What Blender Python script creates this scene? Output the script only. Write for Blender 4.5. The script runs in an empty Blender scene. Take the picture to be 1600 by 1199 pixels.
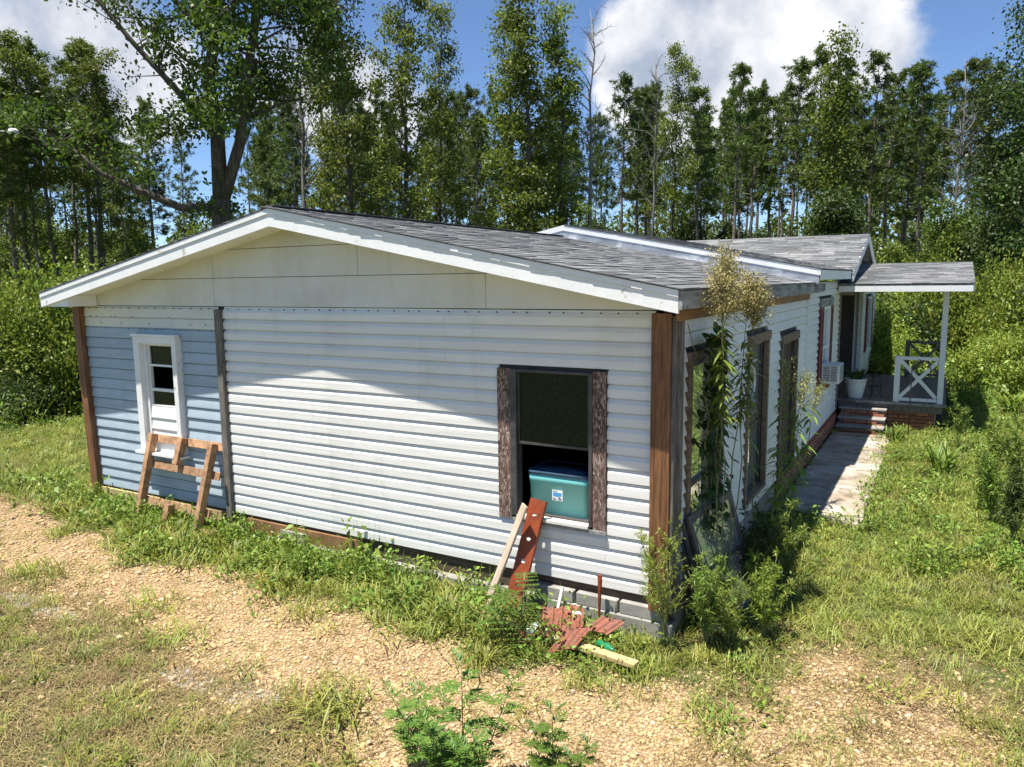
import bpy, bmesh, math, random
import numpy as np
from mathutils import Vector, Matrix

S = bpy.context.scene
C = S.collection
R = math.radians

# ------------------------------------------------------------------ camera, sky, sun, exposure
CAM = Vector((2.022, -5.829, 2.985)); YAW, PIT, ROL = -0.52175, 0.13474, -0.01226; FPX = 1175.9
_f0 = Vector((math.sin(YAW), math.cos(YAW), 0)); _r = Vector((math.cos(YAW), -math.sin(YAW), 0)); _z = Vector((0, 0, 1))
_f = _f0 * math.cos(PIT) - _z * math.sin(PIT); _u = _z * math.cos(PIT) + _f0 * math.sin(PIT)
_r2 = _r * math.cos(ROL) + _u * math.sin(ROL); _u2 = _u * math.cos(ROL) - _r * math.sin(ROL)
cam = bpy.data.cameras.new('camera'); cam.sensor_width = 36; cam.lens = FPX / 1600 * 36
cam.clip_start = 0.05; cam.clip_end = 6000
co = bpy.data.objects.new('camera', cam); C.objects.link(co)
m = Matrix((_r2, _u2, -_f)).transposed().to_4x4(); m.translation = CAM
co.matrix_world = m; S.camera = co

SUN_DIR = Vector((-0.16, -0.27, 1.0)).normalized()
EL = math.asin(SUN_DIR.z); AZ = math.atan2(SUN_DIR.x, SUN_DIR.y)
w = bpy.data.worlds.new('World'); S.world = w; w.use_nodes = True
wn = w.node_tree.nodes; wl = w.node_tree.links; wn.clear()
wo = wn.new('ShaderNodeOutputWorld'); sky = wn.new('ShaderNodeTexSky'); sky.sky_type = 'NISHITA'; sky.sun_disc = False
sky.sun_elevation = EL; sky.sun_rotation = AZ; sky.altitude = 2500; sky.air_density = 1.0; sky.dust_density = 0.0; sky.ozone_density = 6.0
bg = wn.new('ShaderNodeBackground'); bg.inputs[1].default_value = 0.085; wl.new(sky.outputs[0], bg.inputs[0])
# cumulus: a noise field over the whole sky dome, thicker where the big clouds stand
tc = wn.new('ShaderNodeTexCoord')
def wmath(op, a, b=None, c=None):
    n = wn.new('ShaderNodeMath'); n.operation = op
    for i, v in enumerate((a, b, c)):
        if v is None: continue
        if isinstance(v, (int, float)): n.inputs[i].default_value = v
        else: wl.new(v, n.inputs[i])
    return n.outputs[0]
sp = wn.new('ShaderNodeSeparateXYZ'); wl.new(tc.outputs['Generated'], sp.inputs[0])
den = wmath('ADD', wmath('MAXIMUM', sp.outputs[2], 0.0), 0.22)
cb = wn.new('ShaderNodeCombineXYZ'); wl.new(wmath('DIVIDE', sp.outputs[0], den), cb.inputs[0]); wl.new(wmath('DIVIDE', sp.outputs[1], den), cb.inputs[1])
def wnoise(scale, detail, rough, off, src):
    mp = wn.new('ShaderNodeMapping'); mp.inputs['Location'].default_value = off; wl.new(src, mp.inputs[0])
    n = wn.new('ShaderNodeTexNoise'); n.inputs['Scale'].default_value = scale; n.inputs['Detail'].default_value = detail
    n.inputs['Roughness'].default_value = rough; wl.new(mp.outputs[0], n.inputs['Vector']); return n.outputs[0]
field = wnoise(1.15, 8, 0.58, (3.1, 1.7, 0), cb.outputs[0])
edge = wnoise(5.0, 9, 0.62, (0, 0, 4.0), tc.outputs['Generated'])
def pxdir(px, py):
    d = _r2 * ((px - 800) / FPX) + _u2 * ((599.5 - py) / FPX) + _f
    return d.normalized()
blobs = [(1010, 60, .085, .40), (1130, 25, .10, .42), (1240, 75, .085, .38), (1360, 40, .075, .36), (960, 110, .07, .3), (1110, 130, .09, .34),
         (60, 60, .14, .36), (180, 110, .11, .3), (520, 175, .09, .36), (620, 205, .07, .3), (735, 185, .055, .34), (480, 30, .1, .24), (330, 300, .12, .3), (1180, 300, .2, .22), (780, 290, .1, .3)]
cov = wmath('MULTIPLY_ADD', field, 0.9, -0.30)
for px, py, rad, amp in blobs:
    vm = wn.new('ShaderNodeVectorMath'); vm.operation = 'DISTANCE'; wl.new(tc.outputs['Generated'], vm.inputs[0]); vm.inputs[1].default_value = pxdir(px, py)
    q = wmath('DIVIDE', vm.outputs['Value'], rad); g = wmath('POWER', 2.718, wmath('MULTIPLY', wmath('MULTIPLY', q, q), -1.0))
    cov = wmath('ADD', cov, wmath('MULTIPLY', g, amp * 0.96))
cov = wmath('ADD', cov, wmath('MULTIPLY', wmath('SUBTRACT', edge, 0.5), 1.0))
mr = wn.new('ShaderNodeMapRange'); mr.interpolation_type = 'SMOOTHSTEP'; wl.new(cov, mr.inputs[0]); mr.inputs[1].default_value = 0.47; mr.inputs[2].default_value = 0.70
puff = wnoise(7.5, 6, 0.55, (1, 2, 3), tc.outputs['Generated'])
cr = wn.new('ShaderNodeValToRGB'); wl.new(puff, cr.inputs[0])
cr.color_ramp.elements[0].position = 0.38; cr.color_ramp.elements[0].color = (0.42, 0.49, 0.62, 1)
cr.color_ramp.elements[1].position = 0.60; cr.color_ramp.elements[1].color = (0.98, 0.98, 1.0, 1)
bg2 = wn.new('ShaderNodeBackground'); bg2.inputs[1].default_value = 0.53; wl.new(cr.outputs[0], bg2.inputs[0])
mx = wn.new('ShaderNodeMixShader'); wl.new(mr.outputs[0], mx.inputs[0]); wl.new(bg.outputs[0], mx.inputs[1]); wl.new(bg2.outputs[0], mx.inputs[2])
wl.new(mx.outputs[0], wo.inputs[0])

sl = bpy.data.lights.new('sun', 'SUN'); sl.energy = 5.0; sl.angle = R(0.55); sl.color = (1.0, 0.955, 0.88)
so = bpy.data.objects.new('sun', sl); C.objects.link(so); so.rotation_euler = (-SUN_DIR).to_track_quat('-Z', 'Y').to_euler(); so.location = (-6, -10, 30)
S.view_settings.view_transform = 'Standard'; S.view_settings.look = 'None'; S.view_settings.exposure = 1.02; S.view_settings.gamma = 1.0
S.cycles.max_bounces = 8; S.cycles.transparent_max_bounces = 8; S.cycles.use_denoising = True; S.cycles.sample_clamp_indirect = 4

# ------------------------------------------------------------------ helpers
rng = np.random.default_rng(7)
rnd = random.Random(11)

def tag(o, label=None, cat=None, group=None, kind=None):
    if label: o['label'] = label
    if cat: o['category'] = cat
    if group: o['group'] = group
    if kind: o['kind'] = kind
    return o
def link(name, data, parent=None, loc=None, rot=None):
    o = bpy.data.objects.new(name, data); C.objects.link(o)
    if parent is not None: o.parent = parent
    if loc is not None: o.location = loc
    if rot is not None: o.rotation_euler = rot
    return o
def empty(name, loc=(0, 0, 0), rz=0):
    o = link(name, None, None, loc, (0, 0, rz)); o.empty_display_size = 0.2; return o
def npmesh(name, V, F, mat=None, smooth=False):
    """V (n,3); F list of index arrays each (k,3) or (k,4)"""
    me = bpy.data.meshes.new(name); V = np.asarray(V, np.float32)
    if not isinstance(F, list): F = [F]
    F = [np.asarray(f, np.int32) for f in F if len(f)]
    me.vertices.add(len(V)); me.vertices.foreach_set('co', V.ravel())
    tot = np.concatenate([np.full(len(f), f.shape[1], np.int32) for f in F]); idx = np.concatenate([f.ravel() for f in F])
    me.loops.add(len(idx)); me.loops.foreach_set('vertex_index', idx)
    me.polygons.add(len(tot)); st = np.zeros(len(tot), np.int32); st[1:] = np.cumsum(tot)[:-1]
    me.polygons.foreach_set('loop_start', st)
    if smooth: me.polygons.foreach_set('use_smooth', np.ones(len(tot), bool))
    me.update(calc_edges=True)
    if mat: me.materials.append(mat)
    return me

class MB:
    def __init__(s): s.v = []; s.f = []
    def quad(s, *p):
        n = len(s.v); s.v += [tuple(q) for q in p]; s.f.append(tuple(range(n, n + len(p)))); return s
    def hexa(s, P):   # 8 points: bottom 4 ccw, top 4 ccw
        n = len(s.v); s.v += [tuple(p) for p in P]
        for q in ((3, 2, 1, 0), (4, 5, 6, 7), (0, 1, 5, 4), (1, 2, 6, 5), (2, 3, 7, 6), (3, 0, 4, 7)): s.f.append(tuple(n + i for i in q))
        return s
    def box(s, x0, x1, y0, y1, z0, z1):
        return s.hexa([(x0, y0, z0), (x1, y0, z0), (x1, y1, z0), (x0, y1, z0), (x0, y0, z1), (x1, y0, z1), (x1, y1, z1), (x0, y1, z1)])
    def beam(s, a, b, w, h, up=(0, 0, 1)):
        a = Vector(a); b = Vector(b); d = (b - a).normalized(); u = Vector(up)
        if abs(d.dot(u)) > 0.98: u = Vector((0, 1, 0))
        x = d.cross(u).normalized(); y = x.cross(d).normalized()
        c = [(-w / 2, -h / 2), (w / 2, -h / 2), (w / 2, h / 2), (-w / 2, h / 2)]
        return s.hexa([a + x * i + y * j for i, j in c] + [b + x * i + y * j for i, j in c])
    def prism(s, poly, ext):   # poly: list of 3d points, ext vector
        n = len(s.v); k = len(poly); e = Vector(ext); s.v += [tuple(p) for p in poly] + [tuple(Vector(p) + e) for p in poly]
        s.f.append(tuple(range(n + k - 1, n - 1, -1))); s.f.append(tuple(range(n + k, n + 2 * k)))
        for i in range(k): j = (i + 1) % k; s.f.append((n + i, n + j, n + k + j, n + k + i))
        return s
    def tube(s, pts, rad, n=6, cap=True):
        P = [Vector(p) for p in pts]; k = len(P); base = len(s.v)
        if not hasattr(rad, '__len__'): rad = [rad] * k
        for i, p in enumerate(P):
            d = (P[min(i + 1, k - 1)] - P[max(i - 1, 0)]).normalized()
            u = Vector((1, 0, 0)) if abs(d.x) < 0.8 else Vector((0, 1, 0)); x = d.cross(u).normalized(); y = d.cross(x)
            for j in range(n):
                a = 2 * math.pi * j / n; s.v.append(tuple(p + (x * math.cos(a) + y * math.sin(a)) * rad[i]))
        for i in range(k - 1):
            for j in range(n):
                j2 = (j + 1) % n; s.f.append((base + i * n + j, base + i * n + j2, base + (i + 1) * n + j2, base + (i + 1) * n + j))
        if cap: s.f.append(tuple(base + j for j in range(n))[::-1]); s.f.append(tuple(base + (k - 1) * n + j for j in range(n)))
        return s
    def lathe(s, prof, c=(0, 0, 0), n=20):
        base = len(s.v); k = len(prof)
        for r, z in prof:
            for j in range(n): a = 2 * math.pi * j / n; s.v.append((c[0] + r * math.cos(a), c[1] + r * math.sin(a), c[2] + z))
        for i in range(k - 1):
            for j in range(n): j2 = (j + 1) % n; s.f.append((base + i * n + j, base + i * n + j2, base + (i + 1) * n + j2, base + (i + 1) * n + j))
        return s
    def mesh(s, name, mat, smooth=False, bevel=0):
        me = bpy.data.meshes.new(name); me.from_pydata(s.v, [], s.f)
        bm = bmesh.new(); bm.from_mesh(me); bmesh.ops.recalc_face_normals(bm, faces=bm.faces)
        if bevel: bmesh.ops.bevel(bm, geom=list(bm.edges), offset=bevel, segments=1, affect='EDGES', profile=0.5)
        bm.to_mesh(me); bm.free()
        me.materials.append(mat)
        if smooth:
            for p in me.polygons: p.use_smooth = True
        return me
    def build(s, name, mat, parent=None, smooth=False, bevel=0): return link(name, s.mesh(name, mat, smooth, bevel), parent)

# ------------------------------------------------------------------ materials
def nt(name):
    m = bpy.data.materials.new(name); m.use_nodes = True; n = m.node_tree.nodes; l = m.node_tree.links
    return m, n, l, n['Principled BSDF']
def mixc(n, l, f, a, b, mode='MIX'):
    x = n.new('ShaderNodeMix'); x.data_type = 'RGBA'; x.blend_type = mode
    for sock, v in ((x.inputs[0], f), (x.inputs[6], a), (x.inputs[7], b)):
        if isinstance(v, (int, float)): sock.default_value = v
        elif isinstance(v, tuple): sock.default_value = v + (1,) if len(v) == 3 else v
        else: l.new(v, sock)
    return x.outputs[2]
def noise(n, l, scale, detail=4, rough=0.55, vec=None, stretch=None):
    t = n.new('ShaderNodeTexNoise'); t.inputs['Scale'].default_value = scale; t.inputs['Detail'].default_value = detail; t.inputs['Roughness'].default_value = rough
    if vec is None:
        tcn = n.new('ShaderNodeTexCoord'); vec = tcn.outputs['Object']
    if stretch:
        mp = n.new('ShaderNodeMapping'); mp.inputs['Scale'].default_value = stretch; l.new(vec, mp.inputs[0]); vec = mp.outputs[0]
    l.new(vec, t.inputs['Vector']); return t.outputs[0]
def ramp(n, l, f, p0, p1, c0=(0, 0, 0), c1=(1, 1, 1)):
    r = n.new('ShaderNodeValToRGB'); l.new(f, r.inputs[0]); e = r.color_ramp.elements
    e[0].position = p0; e[1].position = p1; e[0].color = c0 + (1,); e[1].color = c1 + (1,); return r.outputs[0]
def jitter(n, l, col, how, amt, hue=0.0):
    """vary value (and hue) per object or per mesh island"""
    if how == 'object': r = n.new('ShaderNodeObjectInfo').outputs['Random']
    else: r = n.new('ShaderNodeNewGeometry').outputs['Random Per Island']
    h = n.new('ShaderNodeHueSaturation'); l.new(col, h.inputs['Color'])
    a = n.new('ShaderNodeMapRange'); l.new(r, a.inputs[0]); a.inputs[3].default_value = 1 - amt; a.inputs[4].default_value = 1 + amt; l.new(a.outputs[0], h.inputs['Value'])
    if hue:
        x = n.new('ShaderNodeMath'); x.operation = 'MULTIPLY'; l.new(r, x.inputs[0]); x.inputs[1].default_value = 7.31
        y = n.new('ShaderNodeMath'); y.operation = 'FRACT'; l.new(x.outputs[0], y.inputs[0])
        b = n.new('ShaderNodeMapRange'); l.new(y.outputs[0], b.inputs[0]); b.inputs[3].default_value = 0.5 - hue; b.inputs[4].default_value = 0.5 + hue; l.new(b.outputs[0], h.inputs['Hue'])
    return h.outputs[0]
def bump(n, l, b, height, strength, dist=0.01):
    x = n.new('ShaderNodeBump'); x.inputs['Strength'].default_value = strength; x.inputs['Distance'].default_value = dist
    l.new(height, x.inputs['Height']); l.new(x.outputs[0], b.inputs['Normal'])
def mat_surf(name, c0, c1, scale=6, rough=0.6, stretch=None, p=(0.35, 0.65), bmp=0.2, jit=None, amt=0.1, dirt=None, dscale=1.5, dp=(0.5, 0.75), fine=None, spec=0.4, metal=0, bscale=None, streak=None):
    m, n, l, b = nt(name)
    col = ramp(n, l, noise(n, l, scale, 5, 0.6, stretch=stretch), p[0], p[1], c0, c1)
    if fine: col = mixc(n, l, ramp(n, l, noise(n, l, scale * fine, 3, 0.6, stretch=stretch), 0.5, 0.72), col, c0)
    if dirt: col = mixc(n, l, ramp(n, l, noise(n, l, dscale, 7, 0.68), dp[0], dp[1]), col, dirt)
    if streak:
        gp_ = n.new('ShaderNodeNewGeometry').outputs['Position']
        col = mixc(n, l, ramp(n, l, noise(n, l, 1.0, 6, 0.7, vec=gp_, stretch=(3.2, 3.2, 0.55)), 0.56, 0.95), col, streak)
    if jit: col = jitter(n, l, col, jit, amt)
    l.new(col, b.inputs['Base Color']); b.inputs['Roughness'].default_value = rough; b.inputs['Specular IOR Level'].default_value = spec; b.inputs['Metallic'].default_value = metal
    if bmp: bump(n, l, b, noise(n, l, bscale or scale * 3, 4, 0.6, stretch=stretch), bmp, 0.004)
    return m
def mat_leaf(name, c0, c1, trans=0.35, amt=0.35, hue=0.02, how='island', rough=0.5, spec=0.35, big=1.2):
    c0 = (c0[0] * 1.62, c0[1] * 1.46, c0[2] * 1.15); c1 = (c1[0] * 1.62, c1[1] * 1.46, c1[2] * 1.15)
    m, n, l, b = nt(name)
    tco = n.new('ShaderNodeTexCoord')
    col = mixc(n, l, noise(n, l, big, 2, 0.5, vec=tco.outputs['Object']), c0, c1)
    col = jitter(n, l, col, how, amt, hue)
    if how == 'island': col = jitter(n, l, col, 'object', 0.24, 0.012)
    l.new(col, b.inputs['Base Color']); b.inputs['Roughness'].default_value = rough; b.inputs['Specular IOR Level'].default_value = spec
    tr = n.new('ShaderNodeBsdfTranslucent'); l.new(mixc(n, l, 0.5, col, (0.9, 1.0, 0.25), 'MULTIPLY'), tr.inputs[0])
    ms = n.new('ShaderNodeMixShader'); ms.inputs[0].default_value = trans; l.new(b.outputs[0], ms.inputs[1]); l.new(tr.outputs[0], ms.inputs[2])
    l.new(ms.outputs[0], n['Material Output'].inputs[0]); return m

M = {}
M['vinyl'] = mat_surf('white_vinyl', (0.72, 0.70, 0.66), (0.77, 0.755, 0.72), 2.5, 0.42, bmp=0.5, stretch=(0.6, 0.6, 8), dirt=(0.48, 0.47, 0.42), dscale=0.9, dp=(0.56, 0.86), jit='object', amt=0.03, bscale=3.5, streak=(0.50, 0.49, 0.43))
M['vinyl_side'] = mat_surf('aged_vinyl', (0.68, 0.68, 0.66), (0.75, 0.74, 0.71), 2.0, 0.45, bmp=0.06, dirt=(0.42, 0.45, 0.38), dscale=1.1, dp=(0.52, 0.8), jit='object', amt=0.04, bscale=30, streak=(0.46, 0.48, 0.40))
M['cream_plank'] = mat_surf('cream_plank', (0.62, 0.61, 0.54), (0.70, 0.69, 0.62), 3, 0.6, bmp=0.1, dirt=(0.45, 0.43, 0.36), dp=(0.55, 0.85), jit='object', amt=0.03)
M['blue_plank'] = mat_surf('blue_plank', (0.30, 0.375, 0.43), (0.39, 0.47, 0.52), 1.6, 0.55, bmp=0.12, stretch=(0.6, 1, 5), dirt=(0.45, 0.52, 0.56), dscale=1.3, dp=(0.5, 0.8), jit='object', amt=0.08, streak=(0.24, 0.30, 0.34))
M['cream_panel'] = mat_surf('cream_hardboard', (0.63, 0.62, 0.565), (0.70, 0.695, 0.65), 1.2, 0.65, bmp=0.12, dirt=(0.50, 0.47, 0.37), dscale=0.9, dp=(0.5, 0.85), jit='object', amt=0.03, bscale=40, streak=(0.50, 0.48, 0.40))
M['white_paint'] = mat_surf('peeling_white_paint', (0.74, 0.74, 0.72), (0.80, 0.80, 0.78), 4, 0.55, bmp=0.35, dirt=(0.42, 0.38, 0.32), dscale=7, dp=(0.63, 0.68), bscale=22)
M['trim_grey'] = mat_surf('painted_trim', (0.70, 0.70, 0.69), (0.76, 0.76, 0.74), 5, 0.5, bmp=0.15)
M['wood_brown'] = mat_surf('stained_brown_post', (0.10, 0.042, 0.018), (0.27, 0.125, 0.05), 5, 0.6, stretch=(9, 9, 0.5), bmp=0.4, fine=2.2)
M['wood_grey'] = mat_surf('weathered_grey_wood', (0.09, 0.08, 0.07), (0.26, 0.23, 0.20), 6, 0.8, stretch=(8, 8, 0.7), bmp=0.5, fine=2.5, jit='object', amt=0.15)
M['eave_board'] = mat_surf('grey_eave_board', (0.16, 0.155, 0.15), (0.34, 0.33, 0.31), 4, 0.8, stretch=(3, 0.5, 5), bmp=0.5, dirt=(0.02, 0.02, 0.02), dscale=2.2, dp=(0.56, 0.66))
M['frieze'] = mat_surf('bare_pine_frieze', (0.20, 0.10, 0.045), (0.33, 0.18, 0.085), 5, 0.7, stretch=(4, 0.4, 4), bmp=0.3)
M['header'] = mat_surf('rough_window_board', (0.12, 0.085, 0.055), (0.30, 0.215, 0.15), 7, 0.8, stretch=(5, 0.7, 5), bmp=0.6, fine=2, jit='object', amt=0.2)
M['osb'] = None
M['pallet'] = mat_surf('pallet_wood', (0.23, 0.125, 0.065), (0.46, 0.27, 0.145), 5, 0.75, stretch=(3, 3, 3), bmp=0.4, dirt=(0.16, 0.10, 0.06), dscale=4, jit='object', amt=0.2)
M['lumber'] = mat_surf('new_yellow_lumber', (0.40, 0.29, 0.125), (0.53, 0.41, 0.21), 6, 0.7, stretch=(0.8, 9, 9), bmp=0.3)
M['board_pale'] = mat_surf('pale_board', (0.36, 0.27, 0.19), (0.56, 0.46, 0.36), 7, 0.75, stretch=(8, 8, 1), bmp=0.3)
M['red_steel'] = mat_surf('red_primer_steel', (0.19, 0.036, 0.010), (0.30, 0.062, 0.018), 5, 0.5, bmp=0.15, dirt=(0.10, 0.03, 0.015), dscale=9)
M['red_scrap'] = mat_surf('faded_red_sheet', (0.19, 0.055, 0.032), (0.30, 0.11, 0.068), 9, 0.7, bmp=0.5, dirt=(0.10, 0.05, 0.035), dscale=8, dp=(0.45, 0.65))
M['black_metal'] = mat_surf('black_iron', (0.012, 0.012, 0.012), (0.03, 0.03, 0.03), 9, 0.45, bmp=0.1)
M['dark_frame'] = mat_surf('bronze_frame', (0.045, 0.042, 0.042), (0.085, 0.08, 0.078), 9, 0.45, bmp=0.1)
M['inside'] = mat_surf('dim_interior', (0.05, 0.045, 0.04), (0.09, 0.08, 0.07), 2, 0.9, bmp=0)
M['concrete'] = mat_surf('old_concrete', (0.23, 0.215, 0.19), (0.37, 0.355, 0.32), 3.5, 0.9, bmp=0.5, dirt=(0.16, 0.135, 0.105), dscale=1.6, dp=(0.48, 0.7), bscale=40)
M['walk'] = mat_surf('worn_walkway', (0.31, 0.25, 0.18), (0.50, 0.455, 0.39), 1.3, 0.9, p=(0.40, 0.60), bmp=0.5, dirt=(0.13, 0.105, 0.075), dscale=3.4, dp=(0.47, 0.68), fine=6, bscale=45)
M['brick'] = mat_surf('red_brick', (0.22, 0.075, 0.045), (0.36, 0.14, 0.085), 7, 0.85, bmp=0.4, jit='object', amt=0.3, dirt=(0.30, 0.24, 0.19), dscale=6, dp=(0.58, 0.8))
M['mortar'] = mat_surf('mortar', (0.24, 0.21, 0.18), (0.34, 0.31, 0.27), 12, 0.95, bmp=0.3)
M['deck'] = mat_surf('brown_deck_board', (0.13, 0.105, 0.09), (0.24, 0.20, 0.175), 5, 0.7, stretch=(0.7, 8, 8), bmp=0.3, jit='object', amt=0.22)
M['shutter'] = mat_surf('maroon_shutter', (0.12, 0.014, 0.016), (0.19, 0.03, 0.032), 5, 0.55, bmp=0.1)
M['plastic'] = mat_surf('white_plastic', (0.66, 0.66, 0.63), (0.75, 0.75, 0.72), 4, 0.4, bmp=0.05, dirt=(0.5, 0.48, 0.42), dp=(0.55, 0.85))
M['tote'] = mat_surf('turquoise_tub', (0.15, 0.46, 0.445), (0.17, 0.50, 0.48), 2, 0.35, bmp=0.03, spec=0.5)
M['tote_lid'] = mat_surf('navy_lid', (0.035, 0.07, 0.12), (0.06, 0.11, 0.17), 3, 0.3, bmp=0.08, spec=0.5)
M['paper'] = mat_surf('paper_white', (0.78, 0.78, 0.78), (0.82, 0.82, 0.82), 3, 0.6, bmp=0)
M['print_blue'] = mat_surf('print_blue', (0.05, 0.24, 0.55), (0.09, 0.34, 0.62), 30, 0.6, bmp=0)
M['print_dark'] = mat_surf('print_dark', (0.05, 0.05, 0.08), (0.12, 0.10, 0.12), 60, 0.6, bmp=0)
M['flash'] = mat_surf('galvanised_flashing', (0.27, 0.285, 0.305), (0.44, 0.455, 0.475), 3, 0.42, stretch=(1, 1, 4), bmp=0.35, metal=0.55, dirt=(0.60, 0.61, 0.62), dscale=2.0, dp=(0.52, 0.6), bscale=6)
M['green_plastic'] = mat_surf('green_plastic', (0.01, 0.16, 0.06), (0.02, 0.22, 0.09), 5, 0.35, bmp=0)
M['pink_plastic'] = mat_surf('pink_plastic', (0.55, 0.05, 0.14), (0.6, 0.08, 0.18), 5, 0.35, bmp=0)
M['clay'] = mat_surf('red_clay', (0.33, 0.10, 0.045), (0.48, 0.18, 0.09), 1.2, 0.95, bmp=0.5)
M['bark'] = mat_surf('grey_bark', (0.045, 0.036, 0.028), (0.15, 0.125, 0.10), 5, 0.95, stretch=(3, 3, 0.6), bmp=0.8, fine=2)
M['bark_pine'] = mat_surf('pine_bark', (0.085, 0.068, 0.055), (0.30, 0.25, 0.21), 4, 0.95, stretch=(3, 3, 0.7), bmp=0.8, fine=2)
M['deadwood'] = mat_surf('bleached_deadwood', (0.11, 0.098, 0.085), (0.24, 0.22, 0.195), 4, 0.9, stretch=(3, 3, 0.7), bmp=0.5)
M['stem'] = mat_surf('green_stem', (0.10, 0.13, 0.04), (0.20, 0.20, 0.08), 5, 0.7, bmp=0.1)
M['stem_dry'] = mat_surf('dry_stem', (0.13, 0.085, 0.05), (0.24, 0.17, 0.10), 5, 0.8, bmp=0.1)
# oriented-strand board: chips by voronoi
def _osb():
    m, n, l, b = nt('strand_board'); t = n.new('ShaderNodeTexCoord')
    mp = n.new('ShaderNodeMapping'); mp.inputs['Scale'].default_value = (95, 95, 30); mp.inputs['Rotation'].default_value = (0, 0.5, 0); l.new(t.outputs['Object'], mp.inputs[0])
    ns = n.new('ShaderNodeTexNoise'); ns.inputs['Scale'].default_value = 9; l.new(t.outputs['Object'], ns.inputs[0])
    ad = mixc(n, l, 1.0, mp.outputs[0], mixc(n, l, 1.0, ns.outputs['Color'], (3.0, 3.0, 3.0), 'MULTIPLY'), 'ADD')
    v = n.new('ShaderNodeTexVoronoi'); v.inputs['Scale'].default_value = 1.0; l.new(ad, v.inputs['Vector'])
    sx = n.new('ShaderNodeSeparateColor'); l.new(v.outputs['Color'], sx.inputs[0])
    r = n.new('ShaderNodeValToRGB'); l.new(sx.outputs[0], r.inputs[0]); e = r.color_ramp.elements
    e[0].color = (0.055, 0.032, 0.024, 1); e[1].color = (0.40, 0.32, 0.27, 1); e.new(0.45).color = (0.14, 0.085, 0.065, 1); e.new(0.78).color = (0.22, 0.15, 0.12, 1)
    l.new(r.outputs[0], b.inputs['Base Color']); b.inputs['Roughness'].default_value = 0.9; bump(n, l, b, sx.outputs[0], 0.5, 0.004); return m
M['osb'] = _osb()
def _shingle(name, how):
    m, n, l, b = nt(name)
    g = noise(n, l, 90, 3, 0.7); big = noise(n, l, 1.1, 5, 0.6)
    col = ramp(n, l, g, 0.3, 0.7, (0.070, 0.072, 0.073), (0.19, 0.193, 0.195))
    col = mixc(n, l, ramp(n, l, big, 0.42, 0.68), col, mixc(n, l, 0.55, col, (0.27, 0.268, 0.262)))
    col = jitter(n, l, col, how, 0.38); l.new(col, b.inputs['Base Color']); b.inputs['Roughness'].default_value = 0.92; b.inputs['Specular IOR Level'].default_value = 0.25
    bump(n, l, b, g, 0.5, 0.004); return m
M['shingle'] = _shingle('asphalt_shingle', 'object'); M['shingle_i'] = _shingle('asphalt_shingles', 'island')
def _glass(name, tint, rough=0.03, alpha=None):
    m, n, l, b = nt(name); b.inputs['Base Color'].default_value = tint + (1,); b.inputs['Roughness'].default_value = rough; b.inputs['Specular IOR Level'].default_value = 0.8; b.inputs['IOR'].default_value = 1.52
    bump(n, l, b, noise(n, l, 1.3, 1), 0.03, 0.05)
    if alpha is not None: b.inputs['Alpha'].default_value = alpha
    return m
M['glass'] = _glass('window_glass', (0.015, 0.018, 0.016), 0.02)
def _mirror_glass():
    m, n, l, b = nt('reflective_glass'); b.inputs['Base Color'].default_value = (0.55, 0.60, 0.56, 1); b.inputs['Metallic'].default_value = 0.75; b.inputs['Roughness'].default_value = 0.02; return m
M['glass_mirror'] = _mirror_glass()
def _screen():   # insect screen on the pane: a dark mesh with a green cast
    m, n, l, b = nt('insect_screen'); g = noise(n, l, 55, 4, 0.7)
    l.new(ramp(n, l, g, 0.45, 0.75, (0.006, 0.008, 0.006), (0.024, 0.030, 0.016)), b.inputs['Base Color']); b.inputs['Roughness'].default_value = 0.16; b.inputs['Specular IOR Level'].default_value = 0.28; return m
M['screen'] = _screen()

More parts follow.
